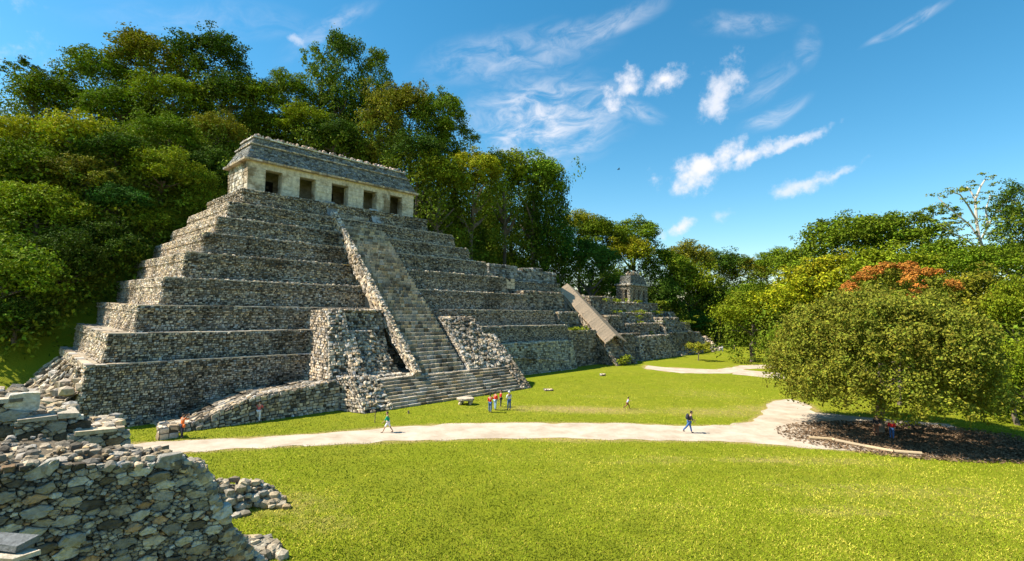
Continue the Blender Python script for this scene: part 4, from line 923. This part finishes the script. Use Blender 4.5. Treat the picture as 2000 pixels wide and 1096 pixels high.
for L in limbs:
    pts = [at(*p, 88 + i * .5 * (1 if len(L) % 2 else -1)) - b0 for i, p in enumerate(L)]; r0 = .34 if len(L) > 6 else .17
    for i in range(len(pts) - 1): tube(q, pts[i], pts[i + 1], r0 * (1 - i / len(pts) * .75), r0 * (1 - (i + 1) / len(pts) * .75), 6, cap=False)
    tips += pts[2:] if len(pts) > 5 else pts[1:]
tube(q, (at(1935, 560, 88) - b0) * V3(1, 1, 0), at(1935, 560, 88) - b0, .42, .34, 7)
q.build('trunk', M['pale'], bt)
q = Q(); C = np.array(tips); C = np.concatenate([C + rng.normal(0, .9, C.shape) * V3(1.2, 1, .35) for _ in range(3)]); C[:, 2] += .35
lobes_to_leaves(q, C, rng.uniform(.5, 1.05, len(C)), 34, .32, .35, c=(.18, .21, .02)); q.build('crown', M['leaf'], bt).color = (1, 1, 1, 1)
# undergrowth carpeting the hill under the trees
n = 9000; u = rng.uniform(-45, 150, n); v = rng.uniform(13, 95, n)
line = np.where(u < 8, 21.5 + (u + 4.5) * .4, 32); line = np.where(u < -4.5, 21.5, line); line = np.where(u > 46, 23, line); line = np.where(u > 60, 20, line); line = np.where(u > 103, 18, line)
ok = v > line + 1.0 + rng.random(n) * 1.5; u, v = u[ok], v[ok]; P = ORG + EX * u[:, None] + EY * v[:, None]; P[:, 2] = hgt(P[:, 0], P[:, 1]) + rng.uniform(.2, 2.2, len(u))
P = P[(P[:, 1] < 175)]
q = Q(); lobes_to_leaves(q, P, rng.uniform(1.0, 2.3, len(P)), 34, .5, .9, c=(.12, .165, .012))
for (cx_, cy_, cz_, R_, Rz) in under:
    g = float(hgt(cx_, cy_)); zt = cz_ - .1 * Rz
    if zt - g < 1.5: continue
    k_ = int(min(120, 8 + (zt - g) * R_ * .8)); a = rng.uniform(0, 6.28, k_); rr = R_ * np.sqrt(rng.random(k_)) * .95
    Pn = np.stack([cx_ + np.cos(a) * rr, cy_ + np.sin(a) * rr, g + (zt - g) * rng.random(k_)], 1)
    lobes_to_leaves(q, Pn, rng.uniform(1.0, 2.1, k_), 60, .45, 1.1, c=(.12, .165, .012))
o = q.build('undergrowth', M['leaf']); o.color = (1, 1, 1, 1); tag(o, 'dense dark green undergrowth covering the hillside beneath the trees', 'undergrowth', kind='stuff')
# far-off wood closing the plaza behind the right-hand trees
n = 2600; x = rng.uniform(30, 260, n); y = rng.uniform(0, 1, n); yy = np.where(x < 130, 150 + y * 60, 60 + y * 120); P = np.stack([x, yy, rng.uniform(0, 1, n)], 1)
front = (x > yy * 1.0) | (yy > 118 + (x - 60) * .05); P = P[front]; hmax = 7 + 5 * np.sin(P[:, 0] * .09) ; P[:, 2] = hgt(P[:, 0], P[:, 1]) + P[:, 2] * hmax
keep = (P[:, 0] > P[:, 1] * .45); P = P[keep]
q = Q(); lobes_to_leaves(q, P, rng.uniform(1.6, 3.2, len(P)), 60, .7, .8, c=(.13, .165, .012))
o = q.build('far_wood', M['leaf']); o.color = (1, 1, 1, 1); tag(o, 'far-off dark wood closing the plaza behind the nearer trees', 'wood', kind='stuff')
# scrub growing on the ruins
q = Q(); C = []
for _ in range(70): uu = rng.uniform(76, 103); C.append(Wp(uu, rng.uniform(2.8, 9), 0) + V3(0, 0, rng.choice([4.8, 7.2, 9.4, 11.6])))
for _ in range(14): C.append(Wp(rng.uniform(71, 74), rng.uniform(-3.4, -2.2), rng.uniform(0, 1.6)))
for _ in range(12): C.append(Wp(rng.uniform(62.5, 69), rng.uniform(1.2, 2.6), 6.3))
for _ in range(60): C.append(Wp(rng.uniform(78, 118), rng.uniform(1.5, 8), 0) + V3(0, 0, rng.choice([3.2, 4.9, 7.1, 8.4])))
lobes_to_leaves(q, np.array(C), rng.uniform(.35, 1.0, len(C)), 45, .3, .5, c=(.18, .21, .015))
C = []
for i_ in range(3, 8):
    for _ in range(7): C.append(Wp(rng.uniform(cs[i_], rt[i_]), cs[i_] + rng.uniform(.2, .8), zs[i_ + 1] + .08))
lobes_to_leaves(q, np.array(C), rng.uniform(.12, .28, len(C)), 30, .12, .7, c=(.16, .18, .03))
o = q.build('scrub', M['leaf']); o.color = (1, 1, 1, 1)
tag(o, 'low green scrub growing over the terraces of the right-hand ruins', 'scrub', kind='stuff')
# ------------------------------------------------------------------ near ruin walls (rubble masonry, camera side)
def clip_poly(poly, n, d):     # keep x.n <= d
    out = []
    for i in range(len(poly)):
        a, b_ = poly[i], poly[(i + 1) % len(poly)]; da, db = a @ n - d, b_ @ n - d
        if da <= 0: out.append(a)
        if da * db < 0: out.append(a + (b_ - a) * da / (da - db))
    return out
class Smooth:                  # stones with shared vertices, one shade each
    def __init__(s): s.V = []; s.S = []; s.I = []; s.T = []; s.n = 0
    def add(s, V, faces, tint):
        s.V.append(V)
        for f in faces: s.S.append(len(f)); s.I += [i + s.n for i in f]; s.T.append(tint)
        s.n += len(V)
    def build(s, name, mt, parent=None):
        me = raw_mesh(name, np.concatenate(s.V), s.S, s.I, np.array(s.T), False)
        return new_obj(name, me, mt, parent)
NEAR = V3(.33, .285, .22)
def near_tint():
    r_ = rng.random()
    if r_ < .07: b_ = V3(.33, .22, .13)
    elif r_ < .45: b_ = V3(.40, .375, .325)
    elif r_ < .60: b_ = V3(.13, .11, .085)
    else: b_ = NEAR
    return np.clip(b_ * rng.uniform(.6, 1.65), 0, .8)
def rubble_face(sm, O, X, Y, N, outline, rmin, rmax, depth=.16, n_try=6000, gap=.022):
    """power-diagram stones of mixed size inside an outline on the plane O + sX + tY"""
    outl = np.array(outline, float); lo, hi = outl.min(0), outl.max(0); S = []
    for k in range(n_try):
        r = rmin + (rmax - rmin) * rng.random() ** 3.2 if k > n_try * .008 else rmax * rng.uniform(.7, 1)
        p = lo + (hi - lo) * rng.random(2)
        if not inside(p[None], outl)[0]: continue
        if all((p[0] - a[0]) ** 2 * .5 + (p[1] - a[1]) ** 2 * 2.0 > (.92 * (r + a[2])) ** 2 for a in S): S.append((p[0], p[1], r))
    S = np.array(S)
    for i in range(len(S)):
        c = S[i, :2]; r = S[i, 2]; poly = [c + V3(a, b_)[:2] for a, b_ in ((-2.2*r,-1.5*r),(2.2*r,-1.5*r),(2.2*r,1.5*r),(-2.2*r,1.5*r))]
        dd = np.linalg.norm(S[:, :2] - c, axis=1)
        for j in np.argsort(dd)[1:24]:
            a = S[j, :2]; n_ = (a - c) * np.array([.6, 1.6]); ln = np.linalg.norm(a - c); w_ = (r ** 1.0) / (r + S[j, 2]); mid = c + (a - c) * w_
            poly = clip_poly(poly, n_, mid @ n_)
            if len(poly) < 3: break
        if len(poly) < 3: continue
        poly = np.array(poly); cen = poly.mean(0); ext = np.abs(poly - cen).max(0)
        k_ = max(.55, 1 - gap * 1.4 / max(.02, ext.min())); poly = cen + (poly - cen) * k_
        # corner rounding: cut every corner
        P = []
        for a in range(len(poly)):
            p0, p1, p2 = poly[a - 1], poly[a], poly[(a + 1) % len(poly)]; P += [p1 + (p0 - p1) * .07, p1 + (p2 - p1) * .07, p1 + (p2 - p1) * .5]
        P = np.array(P); P = P + rng.normal(0, .06 * r, P.shape); m_ = len(P)
        dp = depth * rng.uniform(.45, 1.15) * min(1.25, .55 + r * 2.2); tl = rng.normal(0, .16, 2)
        def ring(sc, d): 
            q_ = cen + (P - cen) * sc; h = d + (q_ - cen) @ tl + rng.normal(0, .014 if sc > .6 else .004, m_); return O + q_[:, :1] * X + q_[:, 1:] * Y + h[:, None] * N
        Rg = [ring(1, -.12), ring(1, dp * .8), ring(.90, dp * 1.0), ring(.5, dp * 1.03)]; cc = O + cen[0] * X + cen[1] * Y + N * dp * 1.08
        V = np.concatenate(Rg + [cc[None]]); fs = []
        for l in range(3):
            for a in range(m_): b_ = (a + 1) % m_; fs.append((l*m_+a, l*m_+b_, (l+1)*m_+b_, (l+1)*m_+a))
        for a in range(m_): fs.append((3*m_+a, 3*m_+(a+1) % m_, 4*m_))
        sm.add(V, fs, near_tint())
def plane_uv(px, py, O, X, Y, N):
    d = ray(px, py); t = ((O - EYE) @ N) / (d @ N); p = EYE + d * t - O; return (p @ X, p @ Y)
ZU = V3(0, 0, 1)
wall = empty('rubble_wall', (-7.0, 10.5, 0)); wo_ = V3(-7.0, 10.5, 0)
tag(wall, 'ruined rubble stone wall of mixed boulders in the near left corner', 'wall')
O1 = at(400, 922, 10.0); N1 = -EY * .985 + ZU * .06; N1 = -EY * math.cos(.06) + ZU * math.sin(.06); Y1 = np.cross(N1, EX) * -1
Y1 = ZU * math.cos(.06) + EY * math.sin(.06)
out1 = [plane_uv(px, py, O1, EX, Y1, N1) for px, py in [(-160,915),(0,918),(120,912),(240,908),(330,905),(360,914),(392,918),(400,940),(412,962),(418,985),(434,1008),(444,1045),(462,1062),(484,1085),(512,1110),(545,1260),(-160,1260)]]
sm = Smooth(); rubble_face(sm, O1 - wo_, EX, Y1, N1, out1, .026, .135, n_try=30000, gap=.003); sm.build('wall_face', M['near'], wall)
q = Q()    # core behind the facing and the broken top
def quadp(*p): return [np.asarray(x) - wo_ for x in p]
o2 = np.array(out1[:15]); pts = [O1 + a[0] * EX + a[1] * Y1 + N1 * .0 for a in o2]
bdp = lambda t: float(np.interp(t, [2, 3, 4, 6, 8], [2.2, 1.25, .6, .22, .5]))
for i_, (a, b_) in enumerate(zip(pts[:-1], pts[1:])):
    q.quads([quadp(a, b_, b_ + EY * bdp(i_ + 1), a + EY * bdp(i_)), quadp(a * V3(1,1,0) + V3(0,0,-.1), b_ * V3(1,1,0) + V3(0,0,-.1), b_, a)], V3(.17, .14, .10))
far_end = pts[-1] ; q.quads([quadp(far_end * V3(1,1,0), far_end * V3(1,1,0) + EY * .5, far_end + EY * .5, far_end)], V3(.1, .085, .065))
q.build('wall_core', M['near'], wall)
q = Q(); T = []; sz = []
for k in range(1900):
    t = rng.random() ** .8 * (len(pts) - 1); i = int(t); f_ = t - i; i = min(i, len(pts) - 2); dpt = rng.uniform(-.05, bdp(t))
    p = pts[i] + (pts[i + 1] - pts[i]) * f_ + EY * dpt; T.append(p + V3(0, 0, rng.uniform(-.06, .10) + .06 * math.sin(dpt * 3))); sz.append(.045 + .095 * rng.random() ** 2.0)
cr_ = np.array([[O1 + plane_uv(px, py, O1, EX, Y1, N1)[0] * EX + plane_uv(px, py, O1, EX, Y1, N1)[1] * Y1 - N1 * .12][0] for px, py in [(350,924),(300,926),(250,922),(375,926),(210,925),(60,930),(0,935)]])
rocks(q, np.array(T) - wo_, np.array(sz), V3(.44, .37, .28), lo=.45, hi=1.35)
rocks(q, cr_ - wo_ + V3(0, 0, .08), rng.uniform(.11, .17, len(cr_)), V3(.42, .40, .36), flat=.6)
q.build('loose_stones', M['near'], wall)
# stepped stump of masonry behind it
st_ = empty('wall_stump', (-10, 13, 0)); so_ = V3(-10, 13, 0)
tag(st_, 'stepped stump of ruined masonry with flat capping slabs behind the near rubble wall', 'wall')
E1 = at(246, 832, 12.4)
sm = Smooth(); q = Q(); qc = Q()
lv = [(0.0, -.95, 0.0), (-.85, -1.9, .38), (-1.8, -2.8, .80), (-2.7, -6, 1.22)]       # along EX from the right end: from, to, extra height
for (a, b_, hgt_) in lv:
    Ot = E1 + EX * b_ + ZU * 0; Wd = a - b_
    rubble_face(sm, Ot - so_ + EY * hgt_ * .9, EX, ZU, -EY, [(0, -1.3), (Wd, -1.3), (Wd, hgt_ - .07), (0, hgt_ - .07)], .04, .17, depth=.10, n_try=2500, gap=.003)
    p = Ot + ZU * (hgt_ - .08) + EY * (hgt_ * .9 + .03) - so_; qv = lambda s, t, z: p + EX * s + EY * t + ZU * z
    q.quads([[qv(0,0,0), qv(Wd,0,0), qv(Wd,1.6,0), qv(0,1.6,0)], [qv(Wd,0,-8), qv(Wd,1.6,-8), qv(Wd,1.6,0), qv(Wd,0,0)], [qv(0,0,-8), qv(Wd,0,-8), qv(Wd,0,0), qv(0,0,0)], [qv(0,1.6,-8), qv(0,0,-8), qv(0,0,0), qv(0,1.6,0)]], V3(.12,.10,.08))
    s = 0
    while s < Wd - .15:
        wd = min(rng.uniform(.35, .8), Wd - s); h_ = rng.uniform(.06, .10)
        c0 = [qv(s,-.12+rng.uniform(-.05,.05),0), qv(s+wd-.03,-.12+rng.uniform(-.05,.05),0), qv(s+wd-.03,rng.uniform(.3,.6),0), qv(s,rng.uniform(.3,.6),0)]; c1 = [c + ZU * (h_ + rng.uniform(0,.02)) + rng.normal(0,.012,3) for c in c0]
        ti = tints(1, V3(.48,.41,.32), .7, 1.2)[0]
        qc.quads([c1] + [[c0[i], c0[(i+1)%4], c1[(i+1)%4], c1[i]] for i in range(4)], ti); s += wd
    m_ = int(Wd * 70); rocks(qc, np.stack([rng.uniform(0, Wd, m_), rng.uniform(.25, 1.6, m_), rng.uniform(0, .1, m_)], 1) @ np.stack([EX, EY, ZU]) + p, rng.uniform(.05, .18, m_), V3(.44,.375,.29), lo=.5)
sm.build('wall_face', M['near'], st_); q.build('wall_core', M['near'], st_); qc.build('capping_stones', M['near'], st_)
# sunlit brick-like slabs in the very corner
cs_ = empty('slab_stack', tuple(at(40, 1080, 5.2))); tag(cs_, 'sunlit stack of thin flat slabs in the bottom left corner of the photo', 'stone stack')
c0_ = at(60, 1072, 5.2); sh_ = V3(.12, 0, .17)
for k, (dx_, dz_, w_, y0) in enumerate([(0,-.03,.56,0),(.05,-.10,.60,-.10),(.09,-.17,.64,-.20),(.14,-.24,.70,-.30),(.2,-.32,.76,-.42)]):
    q = Q(); cx_ = V3(dx_ - .28, y0, dz_) + sh_
    for j in range(1):
        a = [cx_ + V3(-.5, -.12, 0), cx_ + V3(w_ - .25, -.22, -.03), cx_ + V3(w_ - .22, .02, -.03), cx_ + V3(-.5, .12, 0)]
        a = [p + rng.normal(0, .018, 3) for p in a]; t_ = [p + V3(0, 0, .055) + rng.normal(0, .008, 3) for p in a]
        q.quads([t_] + [[a[i], a[(i+1)%4], t_[(i+1)%4], t_[i]] for i in range(4)], V3(.55,.48,.38) if k else V3(.16,.17,.175))
    q.build('slab', M['near'], cs_)
q = Q(); p0 = V3(-.9, -.9, -2.5); q.box((-.9,-.75,-3.0), (.42,-.05,-.40), V3(.2,.18,.15)); q.build('footing', M['near'], cs_)
# low walls and fallen stones at the edge of the lawn
def rubble_pile(path, wid, hs, n, label, smin=.12, smax=.34):
    c = np.mean(path, axis=0); o = empty('rubble_pile', (c[0], c[1], 0)); tag(o, label, 'rubble', 'low rubble at the edge of the lawn')
    q = Q(); T = []
    for k in range(n):
        t = rng.random() * (len(path) - 1); i = min(int(t), len(path) - 2); f_ = t - i; p = path[i] + (path[i+1] - path[i]) * f_; h = hs[i] + (hs[i+1] - hs[i]) * f_
        s = rng.normal(0, .38); s = max(-1, min(1, s)); top = h * (1 - abs(s) ** 1.5)
        T.append([p[0] + EY[0] * s * wid, p[1] + EY[1] * s * wid, rng.uniform(.2, 1) * top + .03])
    rocks(q, np.array(T) - V3(c[0], c[1], 0), rng.uniform(smin, smax, n), V3(.42, .36, .27), lo=.5, hi=1.35, flat=.6)
    q.build('stones', M['near'], o)
rubble_pile([V3(-16.5,22.3,0), V3(-14.3,24.0,0), V3(-12.3,25.2,0), V3(-11.6,25.6,0)], 1.3, [2.1,1.7,1.0,.3], 620, 'sloping heap of stones jutting onto the lawn beyond the near wall')
rubble_pile([V3(-14,19.5,0), V3(-11.2,19.9,0), V3(-9.3,20.6,0)], 1.2, [1.5,.8,.25], 420, 'lower heap of stones at the bottom edge of the photo beside the lawn')
# ------------------------------------------------------------------ people
def cloth(name, col): return plain(name, col, .85, .15, 20)
SK = plain('skin', (.42, .24, .15), .6, .05); HAIR = plain('dark_hair', (.02, .015, .012), .6); LIP = plain('lips', (.30, .12, .10)); SHOE = plain('dark_leather', (.03, .025, .02), .5)
def skin_mesh(name, verts, edges, radii, mt, parent, sub=1):
    me = bpy.data.meshes.new(name); me.from_pydata([tuple(v) for v in verts], edges, []); o = bpy.data.objects.new('tmp', me); COL.objects.link(o)
    md_ = o.modifiers.new('s', 'SKIN'); md_.use_smooth_shade = True; md_.branch_smoothing = .4
    for i, r in enumerate(radii): me.skin_vertices[0].data[i].radius = (r if isinstance(r, tuple) else (r, r))
    me.skin_vertices[0].data[0].use_root = True
    if sub: s2 = o.modifiers.new('ss', 'SUBSURF'); s2.levels = sub; s2.render_levels = sub
    dg = bpy.context.evaluated_depsgraph_get(); em = bpy.data.meshes.new_from_object(o.evaluated_get(dg)); em.name = name
    bpy.data.objects.remove(o); em.materials.clear(); return new_obj(name, em, mt, parent)
def person(pos, face, label, shirt, trousers, legs=((5, 0), (-5, 0)), arms=((5, 10), (-5, 10)), lean=3, h=1.7, hat=None, backpack=None, shorts=False, sit=False, extra=None, group='visitors walking about the ruins'):
    """pose angles in degrees: legs (thigh forward, knee bend), arms (upper arm forward, elbow bend); face = heading"""
    t = empty('person', tuple(pos), face - math.pi / 2); tag(t, label, 'person', group); s = h / 1.7
    L, Rr = [], []; verts = []; edges = []; rad = []
    def add(p, r, par=None):
        verts.append(V3(*p) * s); rad.append(tuple(x * s for x in r) if isinstance(r, tuple) else r * s)
        if par is not None: edges.append((par, len(verts) - 1))
        return len(verts) - 1
    sl, cl = math.sin(R(lean)), math.cos(R(lean)); drops = []
    for th, kn in legs: drops.append(.43 * math.cos(R(th)) + .42 * math.cos(R(th - kn)) + .05)
    hip = .90 if not sit else .30
    hip = max(drops) + .02 if not sit else .25
    pel = add((0, 0, hip + .03), (.13, .10)); sp = add((0, .20 * sl, hip + .03 + .20 * cl), (.125, .09), pel); ch = add((0, .42 * sl, hip + .03 + .42 * cl), (.15, .10), sp)
    nk = add((0, .55 * sl, hip + .55 * cl + .01), .055, ch); hd = add((0, .62 * sl + .01, hip + .62 * cl + .02), .075, nk); ht = add((0, .70 * sl + .015, hip + .70 * cl + .03), (.085, .095), hd); h2 = add((0, .76 * sl + .01, hip + .77 * cl + .03), .065, ht)
    J = {}
    for sd, (th, kn), (ar, el) in ((-1, *[x for x in (legs[0], arms[0])]), (1, *[x for x in (legs[1], arms[1])])):
        hp = add((sd * .09, 0, hip - .02), .085, pel); k_ = (sd * .10, .43 * math.sin(R(th)), hip - .43 * math.cos(R(th)))
        kk = add(k_, .058, hp); a_ = (sd * .10, k_[1] + .42 * math.sin(R(th - kn)), k_[2] - .42 * math.cos(R(th - kn))); an_ = add(a_, .038, kk)
        ft = add((sd * .11, a_[1] + .15, max(a_[2] - .045, .03)), (.04, .03), an_)
        s0 = (sd * .19, .46 * sl, hip + .47 * cl); so = add(s0, .055, ch)
        e_ = (sd * .23, s0[1] + .28 * math.sin(R(ar)), s0[2] - .28 * math.cos(R(ar))); eo = add(e_, .042, so)
        w_ = (sd * (.22 if el < 60 else .12), e_[1] + .25 * math.sin(R(ar + el)), e_[2] - .25 * math.cos(R(ar + el))); wo2 = add(w_, .027, eo)
        dv = V3(*w_) - V3(*e_); dv /= np.linalg.norm(dv); hn = V3(*w_) + dv * .07; pm = add(hn, (.034, .018), wo2)
        side_ = np.cross(dv, (1, 0, 0)); side_ = side_ / (np.linalg.norm(side_) + 1e-6)
        for f in range(4): fp = hn + side_ * (f - 1.5) * .017 + dv * .05; fi = add(fp, .0085, pm); add(fp + dv * (.035 - .006 * abs(f - 1.3)) + V3(-sd * .012, 0, 0), .007, fi)
        ti_ = hn - dv * .04 + side_ * .032; tt = add(ti_ + dv * .03 + side_ * .012, .009, wo2); add(ti_ + dv * .06 + side_ * .014, .008, tt)
        J[sd] = (hp, kk, an_, ft, so, eo, wo2)
    body = skin_mesh('body', verts, edges, rad, SK, t)
    g = lambda i: verts[i]
    def chain(name, lst, ed, mt): return skin_mesh(name, [v for v, r in lst], ed, [r for v, r in lst], mt, t)
    up_ = V3(0, 0, .02 * s)
    P = [(g(pel) - up_ * 2, (.155*s,.125*s)), (g(sp), (.15*s,.112*s)), (g(ch), (.178*s,.125*s)), (g(nk) - up_ * 3.0, .075*s)]; ed = [(0,1),(1,2),(2,3)]
    for sd in (-1, 1):
        hp, kk, an_, ft, so, eo, wo2 = J[sd]; P.append((g(so), .075*s)); ed.append((2, len(P)-1)); P.append((g(eo), .058*s)); ed.append((len(P)-2, len(P)-1)); P.append((g(eo)+(g(wo2)-g(eo))*.35, .05*s)); ed.append((len(P)-2, len(P)-1))
    chain('shirt', P, ed, shirt)
    P = [(g(pel) - up_, (.145*s,.12*s))]; ed = []
    for sd in (-1, 1):
        hp, kk, an_, ft, *_r = J[sd]; P.append((g(hp), .105*s)); ed.append((0, len(P)-1)); P.append((g(kk), .078*s)); ed.append((len(P)-2, len(P)-1))
        if not shorts: P.append((g(an_) + V3(0,0,.02*s), .06*s)); ed.append((len(P)-2, len(P)-1))
    chain('shorts' if shorts else 'trousers', P, ed, trousers)
    for sd in (-1, 1): hp, kk, an_, ft, *_r = J[sd]; chain('shoe', [(g(an_) - V3(0,.02,.03)*s, .045*s), (g(ft) + V3(0,.02,0)*s, (.05*s,.035*s))], [(0,1)], SHOE)
    # head: hair or hat, nose and eyes
    hc = (g(ht) + g(hd)) / 2 + V3(0, 0, .03) * s
    q = Q(); bm = bmesh.new(); bmesh.ops.create_icosphere(bm, subdivisions=2, radius=1)
    vs = np.array([v.co[:] for v in bm.verts]); fc = np.array([[v.index for v in f.verts] for f in bm.faces]); bm.free()
    def ell(q, c, r, c_, cut=None):
        V_ = vs * V3(*r) * s + c; F_ = fc
        if cut is not None: F_ = fc[(vs[fc].mean(1) @ V3(*cut[:3])) > cut[3]]
        q.tris(V_[F_], c_)
    ell(q, hc + V3(0, -.015, .02) * s, (.105, .115, .12), 1, (0, -.6, .8, -.05)); q.build('hair', HAIR if hat is None else hat, t)
    q = Q(); ell(q, hc + V3(0, .10, -.02) * s, (.012, .02, .02), 1); q.build('nose', SK, body); q = Q(); ell(q, hc + V3(0, .088, -.055) * s, (.026, .008, .008), 1); q.build('mouth', LIP, body)
    for sd in (-1, 1):
        q = Q(); ell(q, hc + V3(sd * .10, 0, -.01) * s, (.012, .02, .03), 1); q.build('ear', SK, body)
        q = Q(); ell(q, hc + V3(sd * .034, .088, .008) * s, (.013, .008, .008), 1); q.build('eye', HAIR, body)
    if hat is not None:
        q = Q(); ell(q, hc + V3(0, .08, .05) * s, (.09, .10, .012), 1); q.build('hat_brim', hat, t)
    if backpack is not None:
        q = Q(); c = (g(sp) + g(ch)) / 2 + V3(0, -.20, .04) * s; ell(q, c, (.16, .13, .25), 1); ell(q, c + V3(0, -.09, -.07) * s, (.12, .07, .13), 1); q.build('backpack', backpack, t)
    if extra: extra(t, g, J, s, ell)
    return t
ORG_, RED, WHT, JEAN, LJ, DRK, GRN = cloth('orange_cloth', (.75,.16,.03)), cloth('red_cloth', (.62,.02,.02)), cloth('white_cloth', (.70,.68,.72)), cloth('denim', (.05,.12,.30)), cloth('light_denim', (.30,.42,.60)), cloth('dark_cloth', (.03,.03,.045)), cloth('green_cloth', (.0,.30,.16))
PNK, BLU, BRN = cloth('faded_red_cloth', (.60,.12,.12)), cloth('pale_blue_cloth', (.45,.48,.70)), cloth('brown_cloth', (.22,.09,.05))
CAM_ = plain('black_plastic', (.02,.02,.02), .4)
def bag(col, off):
    def f(t, g, J, s, ell): q = Q(); ell(q, g(0) + V3(*off), (.16, .10, .14), 1); q.build('shoulder_bag', col, t)
    return f
def camera_gear(t, g, J, s, ell):
    bag(ORG_, (.17, .0, -.05))(t, g, J, s, ell)
    hc = g(5); q = Q(); c = hc + V3(0, .16, -.01); q.box(tuple(c - V3(.08,.03,.05)), tuple(c + V3(.08,.03,.05)), 1); tube(q, c, c + V3(0,.13,0), .035, .04, 10); q.build('held_camera', CAM_, t)
FACE_R = 0.0
person(gnd(355, 856), R(60), 'man in orange top holding a camera to his face beside the low stone block', ORG_, DRK, ((6,2),(-6,2)), ((70,95),(75,90)), 2, 1.72, extra=camera_gear)
person(gnd(505, 824), R(95), 'person in faded red top and pale trousers standing against the low sloping wall', PNK, WHT, ((12,4),(-8,2)), ((30,70),(25,60)), 6, 1.7)
person(gnd(757, 845), R(185), 'walker in green top and white shorts striding left along the path', GRN, WHT, ((28,4),(-22,14)), ((25,20),(-20,15)), 6, 1.65, shorts=True)
grp = dict(group='group of four standing on the lawn')
person(gnd(957, 806), R(70), 'nearest person in red shirt and blue jeans, leftmost of the group on the lawn', RED, JEAN, ((3,0),(-3,0)), ((10,30),(60,80)), 1, 1.7, **grp)
person(gnd(967, 801), R(40), 'second person in red shirt with pale blue jeans in the lawn group', RED, LJ, ((4,0),(-3,0)), ((20,40),(10,20)), 2, 1.74, **grp)
person(gnd(978, 795), R(200), 'person in red shirt and dark trousers, third of the lawn group and furthest back', RED, DRK, ((3,0),(-3,0)), ((15,20),(5,15)), 2, 1.62, **grp)
person(gnd(994, 801), R(120), 'person in white shirt, white cap and blue jeans, rightmost of the lawn group', WHT, JEAN, ((3,0),(-3,0)), ((12,35),(8,30)), 2, 1.78, hat=WHT, **grp)
person(gnd(1225, 799), R(10), 'child in pale blue shirt running over the middle of the lawn', BLU, BRN, ((42,30),(-28,40)), ((35,70),(-35,60)), 14, 1.25)
person(gnd(1346, 846), R(-5), 'dark-dressed walker with a backpack leaning forward on the path', DRK, JEAN, ((16,3),(-30,12)), ((20,50),(10,40)), 14, 1.78, backpack=DRK)
sg = 'people resting in the shade of the round tree'
person(gnd(1712, 852), R(250), 'dimly seen person in dark clothes standing in the shade beneath the round tree', DRK, BRN, ((3,0),(-3,0)), ((8,12),(5,10)), 2, 1.68, group=sg)
person(gnd(1742, 858), R(230), 'person in a red top in the shade beneath the round tree', RED, JEAN, ((3,0),(-4,0)), ((12,30),(5,10)), 2, 1.6, group=sg)
fg = 'far visitors by the wood'
person(gnd(1411, 687), R(200), 'far visitor in white beside the foot of the mound', WHT, LJ, ((3,0),(-3,0)), h=1.7, group=fg)
person(gnd(1434, 686), R(20), 'far visitor in dark clothes on the edge of the far lawn', DRK, DRK, ((8,0),(-8,0)), h=1.7, group=fg)
# bird
q = Q(); ell_v = None
bp = at(1208, 331, 75); bd = empty('bird', tuple(bp)); tag(bd, 'small dark bird gliding in the open sky', 'bird')
BM = plain('dark_feathers', (.04, .035, .03))
skin_mesh('body', [(-.22,0,0),(-.08,0,.01),(.1,0,.01),(.2,0,.04),(.26,0,.05)], [(0,1),(1,2),(2,3),(3,4)], [.02,.05,.06,.035,.02], BM, bd)
for sd in (-1, 1):
    q = Q(); pts_ = [(.08,0,.03),(.12,.3*sd,.12),(.05,.62*sd,.08),(-.03,.6*sd,.08),(-.04,.3*sd,.12),(-.08,0,.03)]
    P_ = [V3(*p) for p in pts_]; th = V3(0, 0, .012)
    for a, b_, c, d in ((0,1,4,5),(1,2,3,4)): q.quads([[P_[a],P_[b_],P_[c],P_[d]],[P_[d]-th,P_[c]-th,P_[b_]-th,P_[a]-th],[P_[a]-th,P_[b_]-th,P_[b_],P_[a]],[P_[c]-th,P_[d]-th,P_[d],P_[c]]], 1)
    q.build('wing', BM, bd)
bpy.context.view_layer.update()
